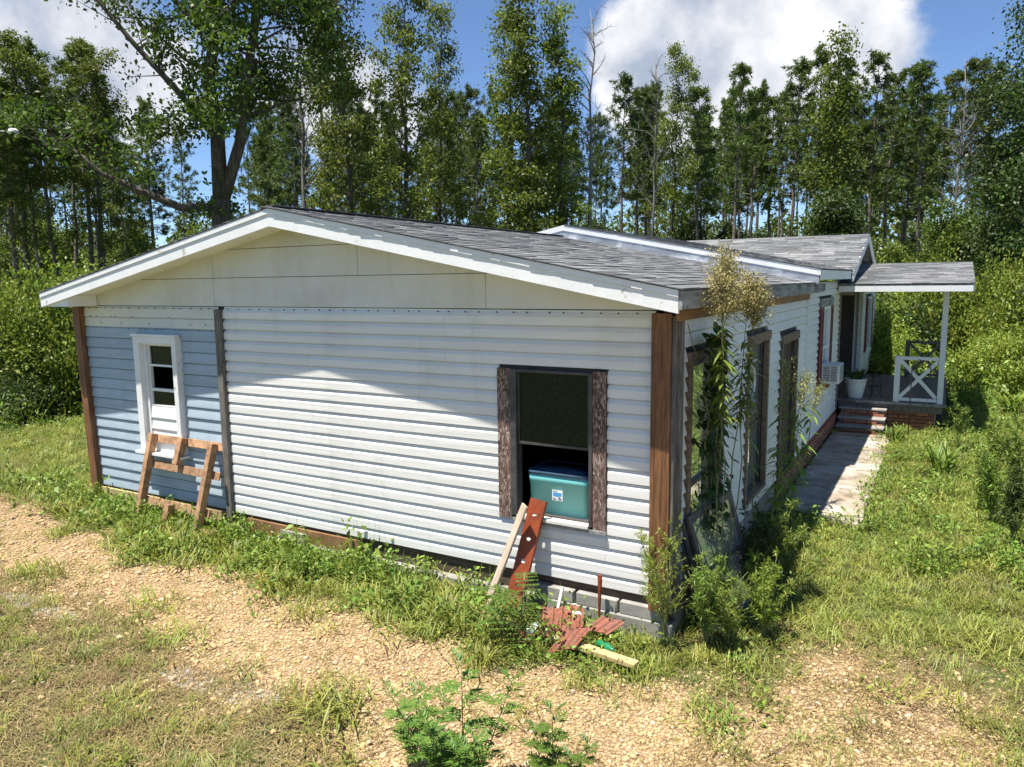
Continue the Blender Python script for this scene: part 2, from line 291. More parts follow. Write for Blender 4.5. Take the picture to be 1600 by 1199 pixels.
# ground with attribute-driven cover: gravel / grass soil
def _ground():
    m, n, l, b = nt('yard_ground')
    at = n.new('ShaderNodeAttribute'); at.attribute_name = 'gravel'
    t = n.new('ShaderNodeTexCoord'); P = t.outputs['Object']
    g = noise(n, l, 3.0, 6, 0.65, vec=P); f = noise(n, l, 45, 4, 0.7, vec=P); bigp = noise(n, l, 0.5, 4, 0.6, vec=P)
    soil = ramp(n, l, g, 0.35, 0.7, (0.085, 0.075, 0.035), (0.20, 0.155, 0.085))
    green = ramp(n, l, f, 0.3, 0.75, (0.035, 0.065, 0.014), (0.10, 0.135, 0.035))
    veg = mixc(n, l, ramp(n, l, bigp, 0.36, 0.58), soil, green)
    v = n.new('ShaderNodeTexVoronoi'); v.inputs['Scale'].default_value = 42; l.new(P, v.inputs['Vector'])
    sx = n.new('ShaderNodeSeparateColor'); l.new(v.outputs['Color'], sx.inputs[0])
    grav = ramp(n, l, sx.outputs[0], 0.0, 1.0, (0.38, 0.245, 0.115), (0.57, 0.425, 0.25))
    grav = mixc(n, l, ramp(n, l, g, 0.40, 0.65), grav, (0.43, 0.31, 0.17))
    grav = mixc(n, l, ramp(n, l, v.outputs['Distance'], 0.25, 0.6), grav, (0.22, 0.145, 0.08))
    mk = n.new('ShaderNodeMath'); mk.operation = 'MULTIPLY_ADD'; l.new(f, mk.inputs[0]); mk.inputs[1].default_value = 0.5; l.new(at.outputs['Fac'], mk.inputs[2])
    k = ramp(n, l, mk.outputs[0], 0.55, 0.95)
    at2 = n.new('ShaderNodeAttribute'); at2.attribute_name = 'cement'
    base = mixc(n, l, k, veg, grav)
    mk2 = n.new('ShaderNodeMath'); mk2.operation = 'MULTIPLY_ADD'; l.new(g, mk2.inputs[0]); mk2.inputs[1].default_value = 0.9; l.new(at2.outputs['Fac'], mk2.inputs[2])
    base = mixc(n, l, ramp(n, l, mk2.outputs[0], 0.9, 1.1), base, mixc(n, l, f, (0.34, 0.33, 0.32), (0.50, 0.49, 0.47)))
    l.new(base, b.inputs['Base Color']); b.inputs['Roughness'].default_value = 0.97; b.inputs['Specular IOR Level'].default_value = 0.15
    bump(n, l, b, f, 0.6, 0.02); return m
M['ground'] = _ground()
def _pebble():
    m, n, l, b = nt('pebble'); oi = n.new('ShaderNodeObjectInfo')
    r = n.new('ShaderNodeValToRGB'); l.new(oi.outputs['Random'], r.inputs[0]); e = r.color_ramp.elements
    e[0].color = (0.42, 0.30, 0.18, 1); e[1].color = (0.52, 0.45, 0.37, 1)
    for p_, c_ in ((0.15, (0.47, 0.28, 0.11)), (0.35, (0.59, 0.42, 0.225)), (0.55, (0.53, 0.35, 0.165)), (0.72, (0.63, 0.49, 0.30)), (0.86, (0.33, 0.27, 0.215))): e.new(p_).color = c_ + (1,)
    l.new(mixc(n, l, noise(n, l, 4, 3), r.outputs[0], (0.45, 0.315, 0.16)), b.inputs['Base Color']); b.inputs['Roughness'].default_value = 0.8; b.inputs['Specular IOR Level'].default_value = 0.25; return m
M['pebble'] = _pebble()
M['leaf_gum'] = mat_leaf('gum_leaf', (0.028, 0.058, 0.012), (0.065, 0.110, 0.022), 0.36, 0.42, 0.02)
M['leaf_tall'] = mat_leaf('poplar_leaf', (0.060, 0.098, 0.022), (0.135, 0.170, 0.038), 0.44, 0.42, 0.025)
M['leaf_under'] = mat_leaf('understory_leaf', (0.045, 0.088, 0.018), (0.105, 0.155, 0.034), 0.42, 0.42, 0.03)
M['leaf_pine'] = mat_leaf('pine_needle', (0.034, 0.066, 0.018), (0.085, 0.125, 0.032), 0.25, 0.4, 0.02)
M['leaf_shrub'] = mat_leaf('shrub_leaf', (0.085, 0.145, 0.024), (0.18, 0.23, 0.048), 0.36, 0.42, 0.03)
M['leaf_lime'] = mat_leaf('lime_leaf', (0.10, 0.165, 0.026), (0.175, 0.23, 0.045), 0.40, 0.32, 0.025)
M['leaf_dark'] = mat_leaf('dark_leaf', (0.022, 0.048, 0.014), (0.055, 0.092, 0.026), 0.3, 0.42, 0.02)
M['leaf_weed'] = mat_leaf('weed_leaf', (0.075, 0.14, 0.026), (0.15, 0.21, 0.048), 0.30, 0.35, 0.025)
M['leaf_fore'] = mat_leaf('ragweed_leaf', (0.055, 0.115, 0.022), (0.085, 0.15, 0.03), 0.28, 0.22, 0.015)
M['grass'] = mat_leaf('grass_blade', (0.112, 0.16, 0.034), (0.215, 0.235, 0.07), 0.32, 0.38, 0.03, how='object')
M['grass_dry'] = mat_leaf('dry_grass_blade', (0.20, 0.155, 0.095), (0.14, 0.13, 0.058), 0.2, 0.4, 0.03, how='object')
M['flower'] = mat_leaf('tan_flower', (0.19, 0.19, 0.09), (0.28, 0.265, 0.15), 0.25, 0.3, 0.02)
M['flower_green'] = mat_leaf('pale_flower', (0.22, 0.25, 0.09), (0.31, 0.32, 0.14), 0.3, 0.3, 0.02)

# ------------------------------------------------------------------ ground
def hz(x, y):
    x = np.asarray(x, float); y = np.asarray(y, float)
    near = np.exp(-((x + 3) ** 2 + (y - 2) ** 2) / 900)
    h = 0.017 * np.clip(-x - 0.3, 0, 8.5) + near * (0.018 * np.sin(1.9 * x + 0.7 * y) + 0.014 * np.sin(0.9 * x - 2.3 * y + 1) + 0.008 * np.sin(5.1 * x + 3.3 * y))
    h = h + 0.25 * np.clip((-x - 18) / 25, 0, 1.0) * (1 + 0.5 * np.sin(0.21 * x + 0.13 * y))
    return h - 0.02
BAND = np.array([(-40, 6), (-13.9, 1.2), (-11, -.1), (-8.2, -.55), (-5.7, -1.0), (-4, -.78), (-2.2, -.95), (-1.1, -.92), (-.25, -.98), (.5, -.62), (.87, -.3), (1.4, .05), (2.07, .2), (2.65, -.1), (6, -1.2), (40, -6)])
DRY = np.array([(-40, 2.0), (-12, -1.2), (-8.6, -1.75), (-5.7, -2.25), (-4.6, -2.1), (-2.96, -2.45), (-2.03, -2.35), (-1.13, -2.75), (0, -3.6), (3, -6), (40, -30)])
def gravel_f(x, y):
    """1 on the gravel drive, 0 in grass"""
    a = np.interp(x, BAND[:, 0], BAND[:, 1]); d = np.interp(x, DRY[:, 0], DRY[:, 1])
    wob = 0.13 * np.sin(3.1 * x + 1.3 * y) + 0.1 * np.sin(7.3 * x - 2.0 * y) + 0.06 * np.sin(13 * x + 9 * y)
    up = 1 / (1 + np.exp((y - a + wob * (1 + 1.2 * (x > .5))) / (0.10 + .30 * np.clip((x - .3) / 1.2, 0, 1)))); lo = 1 / (1 + np.exp(-(y - d + 1.6 * wob) / 0.10))
    far = np.clip((x + 17) / 5, 0, 1)
    return up * lo * far
def axis(lo, hi, near0, near1, step, n):
    a = np.arange(near0, near1 + 1e-6, step); k = np.linspace(0, 1, n + 1)[1:]
    return np.concatenate([(near0 - (near0 - lo) * k ** 3)[::-1], a, near1 + (hi - near1) * k ** 3])
gx = axis(-1500, 1500, -20, 8, 0.1, 40); gy = axis(-1500, 1500, -5, 14, 0.1, 40)
GX, GY = np.meshgrid(gx, gy); nx, ny = len(gx), len(gy)
V = np.stack([GX, GY, hz(GX, GY)], -1).reshape(-1, 3)
ii = (np.arange(ny - 1)[:, None] * nx + np.arange(nx - 1)[None]).ravel()
me = npmesh('ground', V, np.stack([ii, ii + 1, ii + nx + 1, ii + nx], 1), M['ground'], True)
ga = me.attributes.new('gravel', 'FLOAT', 'POINT'); gf = gravel_f(V[:, 0], V[:, 1])
patch = np.exp(-(((V[:, 0] - 2.1) / 1.0) ** 2 + ((V[:, 1] - 0.15) / 0.55) ** 2)) * 0.55 + np.exp(-(((V[:, 0] + 14.6) / 1.3) ** 2 + ((V[:, 1] - 3.6) / 0.5) ** 2)) * 0.8
ga.data.foreach_set('value', np.clip(np.maximum(gf, patch), 0, 1).astype(np.float32))
ca = me.attributes.new('cement', 'FLOAT', 'POINT')
cem = sum(np.exp(-(((V[:, 0] - cx) / a) ** 2 + ((V[:, 1] - cy) / b_) ** 2)) for cx, cy, a, b_ in ((-2.75, -2.38, .5, .14), (-5.1, -2.3, .7, .13), (-2.2, -2.32, .25, .1)))
ca.data.foreach_set('value', np.clip(cem, 0, 1).astype(np.float32))
tag(link('ground', me), kind='structure')
# red clay bank beyond the field
bb = MB(); k = 26
pr = []
for i in range(k + 1):
    t = i / k; x = -47 + 18 * t; h = 1.25 * math.sin(math.pi * min(1, max(0, t))) ** 0.5 * (0.85 + 0.15 * math.sin(9 * t))
    pr.append((x, h))
for (x0, h0), (x1, h1) in zip(pr[:-1], pr[1:]):
    y0 = 16 + 0.35 * (x0 + 47); y1 = 16 + 0.35 * (x1 + 47)
    bb.quad((x0, y0, -.3), (x1, y1, -.3), (x1 - .2, y1 + .5, h1 + .25), (x0 - .2, y0 + .5, h0 + .25)); bb.quad((x0 - .2, y0 + .5, h0 + .25), (x1 - .2, y1 + .5, h1 + .25), (x1 - 1, y1 + 4, -.3), (x0 - 1, y0 + 4, -.3))
tag(bb.build('clay_bank', M['clay'], smooth=True), kind='structure')
# concrete walkway: three slabs
wk = MB(); wk.box(0.27, 1.28, 4.15, 9.62, -0.12, 0.045)
walk = wk.build('walkway', M['walk'], bevel=0.012); tag(walk, kind='structure')
# the apron by the walkway's near end is broken off at an angle
ap = MB(); ap.prism([(0.60, 4.10, -0.1), (1.26, 3.80, -0.1), (1.29, 4.145, -0.1), (0.45, 4.145, -0.1)], (0, 0, 0.125)); sl2 = ap.build('slab', M['walk'], walk)

# ------------------------------------------------------------------ house
house = empty('house'); tag(house, 'long single storey white sided house with cream gable and blue planked corner', 'house')
ZB, ZT = 0.33, 2.73         # siding bottom and top
RX, RZ, SL = -3.87, 3.725, 0.197   # front roof ridge
XR = 0.19                   # right wall plane
def roof_z(x): return RZ - SL * abs(x - RX)
# backing walls with openings (front: windows A and B)
A0, A1, AZ0, AZ1 = -6.60, -5.93, 1.00, 2.33
B0, B1, BZ0, BZ1 = -1.34, -0.53, 0.88, 2.21
fw = MB()
for x0, x1, z0, z1 in ((-7.83, A0, .30, 2.73), (A0, A1, .30, AZ0), (A0, A1, AZ1, 2.73), (A1, B0, .30, 2.73), (B0, B1, .30, BZ0), (B0, B1, BZ1, 2.73), (B1, .02, .30, 2.73)): fw.box(x0, x1, 0.042, 0.11, z0, z1)
front = fw.build('front_wall', M['inside'], house)
W1, W2, W3, W4 = (0.36, 1.36, 0.60, 2.27), (2.53, 3.48, 0.52, 2.26), (4.45, 5.55, 0.16, 2.13), (8.12, 8.98, 1.06, 2.48)
rw = MB(); yy = 0.0
for a, b, z0, z1 in (W1, W2, W3, W4):
    rw.box(0.08, XR - .042, yy, a, 0.1, 2.78); rw.box(0.08, XR - .042, a, b, 0.1, z0); rw.box(0.08, XR - .042, a, b, z1, 2.78); yy = b
rw.box(0.08, XR - .042, yy, 10.56, 0.1, 2.9)
right = rw.build('side_wall', M['inside'], house)
sh = MB()   # the hidden shell: left and rear walls, floor, partition, ceiling
sh.box(-7.83, -7.72, 0.11, 19.6, 0.1, 2.8); sh.box(-7.72, 0.05, 19.5, 19.6, 0.1, 2.8); sh.box(-7.72, 0.06, 0.12, 19.5, 0.2, 0.3); sh.box(-7.7, 0.06, 3.9, 4.0, 0.3, 2.72); sh.box(-7.72, 0.07, 0.12, 10.4, 2.735, 2.76)
sh.build('inner_shell', M['inside'], house)

# siding planks: lapped profile, one object each
def plank_mesh(length, exp, depth, mat, dutch, axis_):
    """profile in (d outward, z up), extruded along the wall; origin at plank start, bottom"""
    if dutch: prof = [(-.004, 0), (depth, 0), (depth, exp * .58), (depth * .72, exp * .66), (depth * .25, exp * .80), (.0, exp * .88), (-.010, exp * .90), (-.012, exp + .012)]
    else: prof = [(-.004, 0), (depth, 0), (depth * .98, exp * .12), (.006, exp * .88), (-.010, exp * .90), (-.012, exp + .012)]
    prof2 = prof + [(-.018, exp + .012), (-.018, 0)]
    mb = MB(); k = len(prof2)
    if axis_ == 'x': f = lambda t, d, z: (t, -d, z)
    else: f = lambda t, d, z: (d, t, z)
    for t in (0, length):
        for d, z in prof2: mb.v.append(f(t, d, z))
    for i in range(k): j = (i + 1) % k; mb.f.append((i, j, k + j, k + i))
    mb.f.append(tuple(range(k))); mb.f.append(tuple(range(2 * k - 1, k - 1, -1)))
    return mb.mesh('siding_plank', mat)
_pc = {}
def planks(parent, axis_, origin, t0, t1, z0, z1, exp, depth, mat, dutch, holes=(), joints=()):
    n = max(1, round((z1 - z0) / exp)); e = (z1 - z0) / n
    for i in range(n):
        za = z0 + i * e
        segs = [(t0, t1)]
        for h0, h1, hz0, hz1 in holes:
            if za + e * .55 > hz0 and za + e * .45 < hz1:
                segs = [s for a, b in segs for s in ((a, min(b, h0)), (max(a, h1), b)) if s[1] - s[0] > .015]
        for j, jz0, jz1 in joints:
            if jz0 <= za + e / 2 <= jz1: segs = [s for a, b in segs for s in (((a, j - .001), (j + .001, b)) if a < j < b else ((a, b),))]
        for a, b in segs:
            key = (axis_, round(b - a, 3), round(e, 4), mat.name)
            if key not in _pc: _pc[key] = plank_mesh(b - a, e, depth, mat, dutch, axis_)
            o = link('siding_plank', _pc[key], parent); loc = Vector(origin)
            if axis_ == 'x': loc.x += a; loc.y -= rnd.uniform(0, .002)
            else: loc.y += a; loc.x += rnd.uniform(0, .002)
            loc.z += za; o.location = loc
            o.rotation_euler = (rnd.gauss(0, .004), 0, 0) if axis_ == 'x' else (0, rnd.gauss(0, .003), 0)
planks(front, 'x', (0, 0.02, 0), -5.125, 0.0, ZB, ZT - .005, 0.117, 0.021, M['vinyl'], True, holes=[(-1.475, -0.405, .84, 2.215)], joints=[(-2.05, 2.25, 2.75), (-3.82, 2.02, 2.2), (-1.55, .3, .6), (-0.415, .6, .8)])
planks(front, 'x', (0, 0.02, 0), -7.83, -5.225, 2.475, ZT - .005, 0.127, 0.014, M['cream_plank'], False)
planks(front, 'x', (0, 0.02, 0), -7.83, -5.225, ZB + .01, 2.47, 0.134, 0.020, M['blue_plank'], False, holes=[(-6.72, -5.92, .93, 2.37)], joints=[(-6.73, 2.34, 2.5), (-5.93, 2.34, 2.5)])
planks(right, 'y', (XR - .02, 0, 0), 0.10, 6.46, 0.33, 2.68, 0.121, 0.030, M['vinyl_side'], False, holes=[(.27, 1.45, .55, 2.385), (2.45, 3.57, .46, 2.38), (4.36, 5.65, .1, 2.25)], joints=[(3.65, 2.38, 2.7)])
planks(right, 'y', (XR - .02, 0, 0), 6.50, 10.50, 0.33, 2.90, 0.112, 0.028, M['vinyl_side'], False, holes=[(7.74, 9.36, 1.03, 2.64)])
# far right wall beyond the porch
fr = MB(); fr.box(0.08, XR - .042, 15.4, 19.6, 0.1, 2.9); far_wall = fr.build('side_wall', M['inside'], house)
planks(far_wall, 'y', (XR - .02, 0, 0), 15.44, 19.55, 0.33, 2.9, 0.121, 0.02, M['vinyl_side'], False, holes=[(16.3, 18.2, 1.0, 2.5)])
# recessed entry: back wall and cheek walls
rc = MB(); rc.box(-1.22, -1.1, 10.4, 15.55, .1, 2.9); rc.box(-1.1, 0.07, 10.44, 10.54, .1, 2.9); rc.box(-1.1, 0.07, 15.42, 15.52, .1, 2.9); entry = rc.build('entry_wall', M['inside'], house)
planks(entry, 'x', (0, 15.41, 0), -1.09, 0.15, 0.55, 2.75, 0.121, 0.02, M['vinyl_side'], False, holes=[(-.62, .02, .4, 2.55)])
dr = MB(); dr.box(-.60, .0, 15.385, 15.41, .53, 2.53); door = dr.build('door', mat_surf('dark_door', (0.05, 0.04, 0.035), (0.09, 0.075, 0.065), 3, 0.5), house)
dm = MB()
for x in (-.62, 0.0): dm.box(x, x + .035, 15.36, 15.40, .53, 2.56)
dm.build('door_frame', M['trim_grey'], door)
MB().box(0.10, 0.20, 15.32, 15.44, .5, 2.75).build('corner_board', M['trim_grey'], house)
MB().box(0.14, 0.215, 10.50, 10.60, .32, 2.75).build('corner_board', M['wood_grey'], house)
# corner posts and trim
MB().box(-0.0, 0.165, -0.075, 0.06, 0.24, 2.72).build('corner_post', M['wood_brown'], house, bevel=.004)
MB().box(0.168, 0.192, -0.055, 0.0, 0.24, 2.70).build('corner_strip', M['wood_grey'], house)
MB().box(0.172, 0.22, 0.002, 0.098, 0.24, 2.68).build('corner_strip', M['wood_grey'], house)
lp = MB(); lp.hexa([(-7.87, -.07, .10), (-7.73, -.07, .10), (-7.73, .03, .10), (-7.87, .03, .10), (-7.97, -.07, 2.73), (-7.835, -.07, 2.73), (-7.835, .03, 2.73), (-7.97, .03, 2.73)])
lp.build('corner_post', M['wood_brown'], house, bevel=.004)
MB().box(-5.222, -5.128, -0.045, 0.015, 0.22, 2.71).build('trim_board', M['wood_grey'], house, bevel=.003)
MB().box(0.165, 0.20, 6.462, 6.498, 0.33, 2.72).build('trim_board', M['trim_grey'], house)

# gable panels: cream hardboard clipped under the rake
gw = MB(); gw.prism([(-8.05, 0.03, 2.735), (0.15, 0.03, 2.735), (0.15, 0.03, roof_z(.15) - .09), (RX, 0.03, RZ - .09), (-8.05, 0.03, roof_z(-8.05) - .09)], (0, .06, 0))
gable = gw.build('gable_wall', M['inside'], house)
def clip_panel(x0, x1, z0, z1):
    top = lambda x: min(z1, roof_z(x) - .10)
    xs = sorted({x0, x1, *[x for x in (RX, RX - (RZ - .10 - z1) / SL, RX + (RZ - .10 - z1) / SL, RX - (RZ - .10 - z0) / SL, RX + (RZ - .10 - z0) / SL) if x0 < x < x1]})
    xs = [x for x in xs if roof_z(x) - .10 >= z0 - 1e-6]
    if len(xs) < 2: return
    P = [(xs[0], 0.026, z0), (xs[-1], 0.026, z0)] + [(x, 0.026, top(x)) for x in reversed(xs) if top(x) - z0 > 1e-4]
    if len(P) < 3: return
    MB().prism(P, (0, -.018 - rnd.uniform(0, .002), 0)).build('gable_panel', M['cream_panel'], gable)
for x0, x1, z0, z1 in ((-8.0, -5.26, 2.745, 3.06), (-5.254, -1.6, 2.745, 3.06), (-1.594, 0.14, 2.745, 3.06), (-7, -5.26, 3.066, 3.375), (-5.254, -3.1, 3.066, 3.375), (-3.094, 0, 3.066, 3.375), (-6.5, -1.4, 3.381, 3.72)): clip_panel(x0, x1, z0, z1)
nl = MB()
for i in range(46): x = -7.7 + i * .168 + rnd.uniform(-.03, .03); nl.box(x, x + .012, -.006, .004, 2.708, 2.72)
for i in range(22): x = -7.7 + i * .112 + rnd.uniform(-.03, .03); z = rnd.choice((2.45, 2.52, 2.60)); nl.box(x, x + .012, -.003, .004, z, z + .01)
tag(nl.build('nail_heads', M['black_metal'], front), kind='stuff')
# foundation: footing, sill, blocks
MB().box(-4.6, .20, -.05, .12, -.15, .135).build('footing', M['concrete'], house, bevel=.01)
MB().box(-7.8, .16, .03, .12, -.1, .325).build('sill_beam', mat_surf('dark_sill', (.05, .035, .025), (.12, .085, .06), 6, .9, stretch=(.6, 6, 6)), house)
cbm = MB().box(0, .39, 0, .09, 0, .11).mesh('concrete_block', M['concrete'], bevel=.006)
for x in (-4.35, -1.1, -.68, -.27): link('concrete_block', cbm, house, (x, -.035 + rnd.uniform(-.01, .01), .137))
MB().box(-7.75, -5.3, -.03, .03, .13, .31).build('skirt_board', M['lumber'], house)
MB().box(-4.9, -3.2, -.02, .028, .12, .29).build('skirt_board', mat_surf('rusty_tin_skirt', (.17, .08, .035), (.28, .155, .075), 3, .7), house)

# front roof: deck, boards, shingles
Y0, Y1 = -0.40, 6.20; EX_R, EX_L = 0.33, -8.07
def slope_slab(mb, xa, xb, y0, y1, z_off0, z_off1, rz=roof_z):
    za, zb = rz(xa), rz(xb)
    return mb.hexa([(xa, y0, za + z_off0), (xb, y0, zb + z_off0), (xb, y1, zb + z_off0), (xa, y1, za + z_off0), (xa, y0, za + z_off1), (xb, y0, zb + z_off1), (xb, y1, zb + z_off1), (xa, y1, za + z_off1)])
rd = MB(); slope_slab(rd, RX, EX_R, Y0 + .03, Y1 - .02, -.02, .015); slope_slab(rd, EX_L, RX, Y0 + .03, Y1 + 13, -.02, .015)
roof = rd.build('roof', M['eave_board'], house)
for xa, xb in ((RX, EX_R - .012), (EX_L, RX)):
    b1 = MB(); slope_slab(b1, xa, xb, Y0, Y0 + .03, -.165, -.045); b1.build('rake_board', M['white_paint'], house)
    b2 = MB(); slope_slab(b2, xa, xb, Y0 - .010, Y0 + .028, -.043, .008); b2.build('drip_board', M['white_paint'], house)
    b3 = MB(); slope_slab(b3, xa + (.12 if xa == EX_L else .0), xb - (.12 if xb > 0 else 0), Y0 + .031, .02, -.125, -.110); b3.build('soffit', M['white_paint'], house)
# boxed return at the left eave end
MB().prism([(EX_L + .01, Y0 + .031, roof_z(EX_L) - .16), (EX_L + .55, Y0 + .031, roof_z(EX_L) - .16), (EX_L + .55, Y0 + .031, roof_z(EX_L + .55) - .128), (EX_L + .01, Y0 + .031, roof_z(EX_L + .01) - .05)], (0, .37, 0)).build('eave_return', M['white_paint'], house)
MB().box(EX_L - .02, EX_L + .008, Y0 + .01, 19.8, roof_z(EX_L) - .16, roof_z(EX_L) - .03).build('eave_board', M['white_paint'], house)
MB().box(EX_R - .01, EX_R + .018, Y0 + .0, 7.0, roof_z(EX_R) - .135, roof_z(EX_R) + .004).build('eave_board', M['eave_board'], house)
MB().box(EX_R - .06, EX_R + .03, 6.93, 7.06, roof_z(EX_R) - .12, roof_z(EX_R) - .01).build('rafter_end', M['eave_board'], house)
MB().box(XR + .004, XR + .034, Y0 + .34, 6.44, 2.66, 2.765).build('frieze_board', M['frieze'], house)
MB().box(XR - .02, EX_R - .012, Y0 + .04, 6.9, 2.768, 2.778).build('soffit', M['wood_grey'], house)
# shingles on the right slope
ang = math.atan(SL); slen = (EX_R - RX) / math.cos(ang); EXPO = 0.14; nrow = int(slen / EXPO) + 1
shm = []
for i in range(5):
    wv = 0.30 + .008 * i; t_ = .007 + .0012 * i
    shm.append(MB().hexa([(0, 0, 0), (.19, 0, -.003), (.19, wv, -.003), (0, wv, 0), (0, 0, t_), (.19, 0, .002), (.19, wv, .002), (0, wv, t_)]).mesh('shingle', M['shingle']))
cand = []
for r in range(nrow):
    u = r * EXPO    # distance up slope from eave
    y = Y0 - .014 - rnd.uniform(0, .3)
    while y < Y1 - .1:
        cand.append((u, y, rnd.randrange(5), rnd.gauss(0, .01), rnd.uniform(0, .004))); y += .335
cand = [c for c in cand if c[1] > Y0 - .34]
def sh_loc(u, y): return (EX_R + .025 - u * math.cos(ang), y, roof_z(EX_R) + .017 - .025 * SL + u * math.sin(ang))
cand.sort(key=lambda c: (c[1] + 5.8) ** 2 + (sh_loc(c[0], 0)[0] - 2) ** 2)
def sh_geo(mb, u, y, k, tw, lift, origin, ca, sa, flip=1):
    pass
rotm = Matrix.Rotation(math.pi, 4, 'Z') @ Matrix.Rotation(-ang, 4, 'Y')
allm = MB()
for i, (u, y, k, tw, lift) in enumerate(cand):
    if u > slen - .05: continue
    l_ = Vector(sh_loc(u, max(y, Y0 - .024 - rnd.uniform(0, .005)))); l_.z += lift
    mm = Matrix.Translation(l_ + Vector((0, .30 + .008 * k if y < Y0 else .3, 0))) @ rotm @ Matrix.Rotation(tw, 4, 'Z')
    if i < 290:
        o = link('shingle', shm[k], roof); o.matrix_world = mm
    else:
        n0 = len(allm.v); sm_ = shm[k]
        allm.v += [tuple(mm @ v.co) for v in sm_.vertices]; allm.f += [tuple(n0 + q for q in p.vertices) for p in sm_.polygons]
tag(allm.build('shingle_field', M['shingle_i'], roof), kind='stuff')
cap = MB()
for i in range(28):
    y = Y0 - .016 + i * .235
    cap.hexa([(RX - .13, y, RZ - .005), (RX, y, RZ + .028), (RX, y + .25, RZ + .022), (RX - .13, y + .25, RZ - .012), (RX - .13, y, RZ + .004), (RX, y, RZ + .036), (RX, y + .25, RZ + .028), (RX - .13, y + .25, RZ - .006)])
    cap.hexa([(RX, y, RZ + .028), (RX + .13, y, RZ - .005), (RX + .13, y + .25, RZ - .012), (RX, y + .25, RZ + .022), (RX, y, RZ + .036), (RX + .13, y, RZ + .004), (RX + .13, y + .25, RZ - .006), (RX, y + .25, RZ + .028)])
tag(cap.build('ridge_caps', M['shingle_i'], roof), kind='stuff')
# shingles hang over the left rake edge as well
lf = MB()
for r in range(30):
    u = r * .145; x = EX_L - .02 + u * math.cos(ang); z = roof_z(EX_L) + .012 + u * math.sin(ang)
    lf.hexa([(x, Y0 - .016, z), (x + .19, Y0 - .016, z + .19 * SL), (x + .19, 6.3, z + .19 * SL), (x, 6.3, z), (x, Y0 - .016, z + .010), (x + .19, Y0 - .016, z + .19 * SL + .004), (x + .19, 6.3, z + .19 * SL + .004), (x, 6.3, z + .010)])
tag(lf.build('shingle_field', M['shingle_i'], roof), kind='stuff')

# main roof behind: rake with flashing, right slope, cross gable
MRX, MRZ, MSL, MEX = -3.78, 3.93, 0.197, 0.41
def mroof_z(x): return MRZ - MSL * abs(x - MRX)
md = MB(); slope_slab(md, MRX, MEX, 6.13, 19.8, -.02, .015, mroof_z); slope_slab(md, -8.2, MRX, 6.13, 19.8, -.02, .015, mroof_z)
mroof = md.build('main_roof', M['shingle_i'], house)
for xa, xb in ((MRX, MEX), (-8.2, MRX)):
    b = MB(); slope_slab(b, xa, xb, 6.09, 6.128, -.085, .004, mroof_z); b.build('rake_board', M['trim_grey'], house)
    b = MB(); slope_slab(b, xa, xb - (.02 if xb > 0 else 0), 6.10, 6.14, -.19, -.087, mroof_z); b.build('flashing', M['flash'], house)
    b = MB(); slope_slab(b, xa, xb - (.02 if xb > 0 else 0), 6.0, 6.11, -.215, -.192, mroof_z); b.build('flashing', M['flash'], house)
MB().box(MEX - .012, MEX + .014, 6.13, 10.12, mroof_z(MEX) - .15, mroof_z(MEX) - .005).build('eave_board', M['white_paint'], house)
MB().box(XR, MEX - .014, 6.14, 10.5, mroof_z(MEX) - .14, mroof_z(MEX) - .125).build('soffit', M['white_paint'], house)
MB().prism([(.06, 6.2, 2.70), (XR, 6.2, 2.70), (XR, 6.2, mroof_z(XR) - .02), (-7.8, 6.2, mroof_z(-7.8) - .02), (-7.8, 6.2, 2.7)][:2] + [(XR, 6.2, mroof_z(XR) - .03), (MRX, 6.2, MRZ - .03), (-7.8, 6.2, mroof_z(-7.8) - .03), (-7.8, 6.2, 2.70)], (0, .06, 0)).build('rear_gable_wall', M['cream_panel'], house)
def shingle_rows(name, parent, origin, udir, vdir, width, length, clipf=None, expo=.14, tab=.31, jit=0.0):
    """udir along the course, vdir up the slope"""
    mb = MB(); U = Vector(udir).normalized(); W = Vector(vdir).normalized(); N = U.cross(W).normalized()
    if N.z < 0: N = -N
    O = Vector(origin); r = 0
    while r * expo < length - .02:
        u = -rnd.uniform(0, tab)
        while u < width:
            a, b = max(0, u), min(width, u + tab - .006)
            if b - a > .02:
                v0 = r * expo; v1 = min(length, v0 + expo * 1.3); t_ = .007 + rnd.uniform(0, .006)
                mid = O + U * ((a + b) / 2) + W * (v0 + .05)
                if clipf is None or clipf(mid):
                    P0 = [O + U * a + W * v0, O + U * b + W * v0, O + U * b + W * v1, O + U * a + W * v1]
                    mb.hexa([P0[0], P0[1], P0[2] - N * .004, P0[3] - N * .004, P0[0] + N * t_, P0[1] + N * t_, P0[2] + N * .002, P0[3] + N * .002])
            u += tab
        r += 1
    return tag(mb.build(name, M['shingle_i'], parent), kind='stuff')
CGY, CGZ, CGS, CGX = 13.0, 3.93, 0.30, 0.445
def cz(y): return CGZ - CGS * abs(y - CGY)
ml = math.hypot(MEX - MRX, MRZ - mroof_z(MEX))
shingle_rows('shingle_field', mroof, (MEX + .02, 6.08, mroof_z(MEX) + .012), (0, 1, 0), (-1, 0, MSL), 7.0, ml, clipf=lambda p: p.z > cz(p.y) - .03 or p.y < 9.8)
cgd = MB()
for s in (-1, 1):
    ye = CGY + s * 2.95
    cgd.hexa([(-3.7, CGY, CGZ - .02), (CGX, CGY, CGZ - .02), (CGX, ye, cz(ye) - .02), (-3.7, ye, cz(ye) - .02), (-3.7, CGY, CGZ + .012), (CGX, CGY, CGZ + .012), (CGX, ye, cz(ye) + .012), (-3.7, ye, cz(ye) + .012)])
croof = cgd.build('cross_roof', M['eave_board'], house)
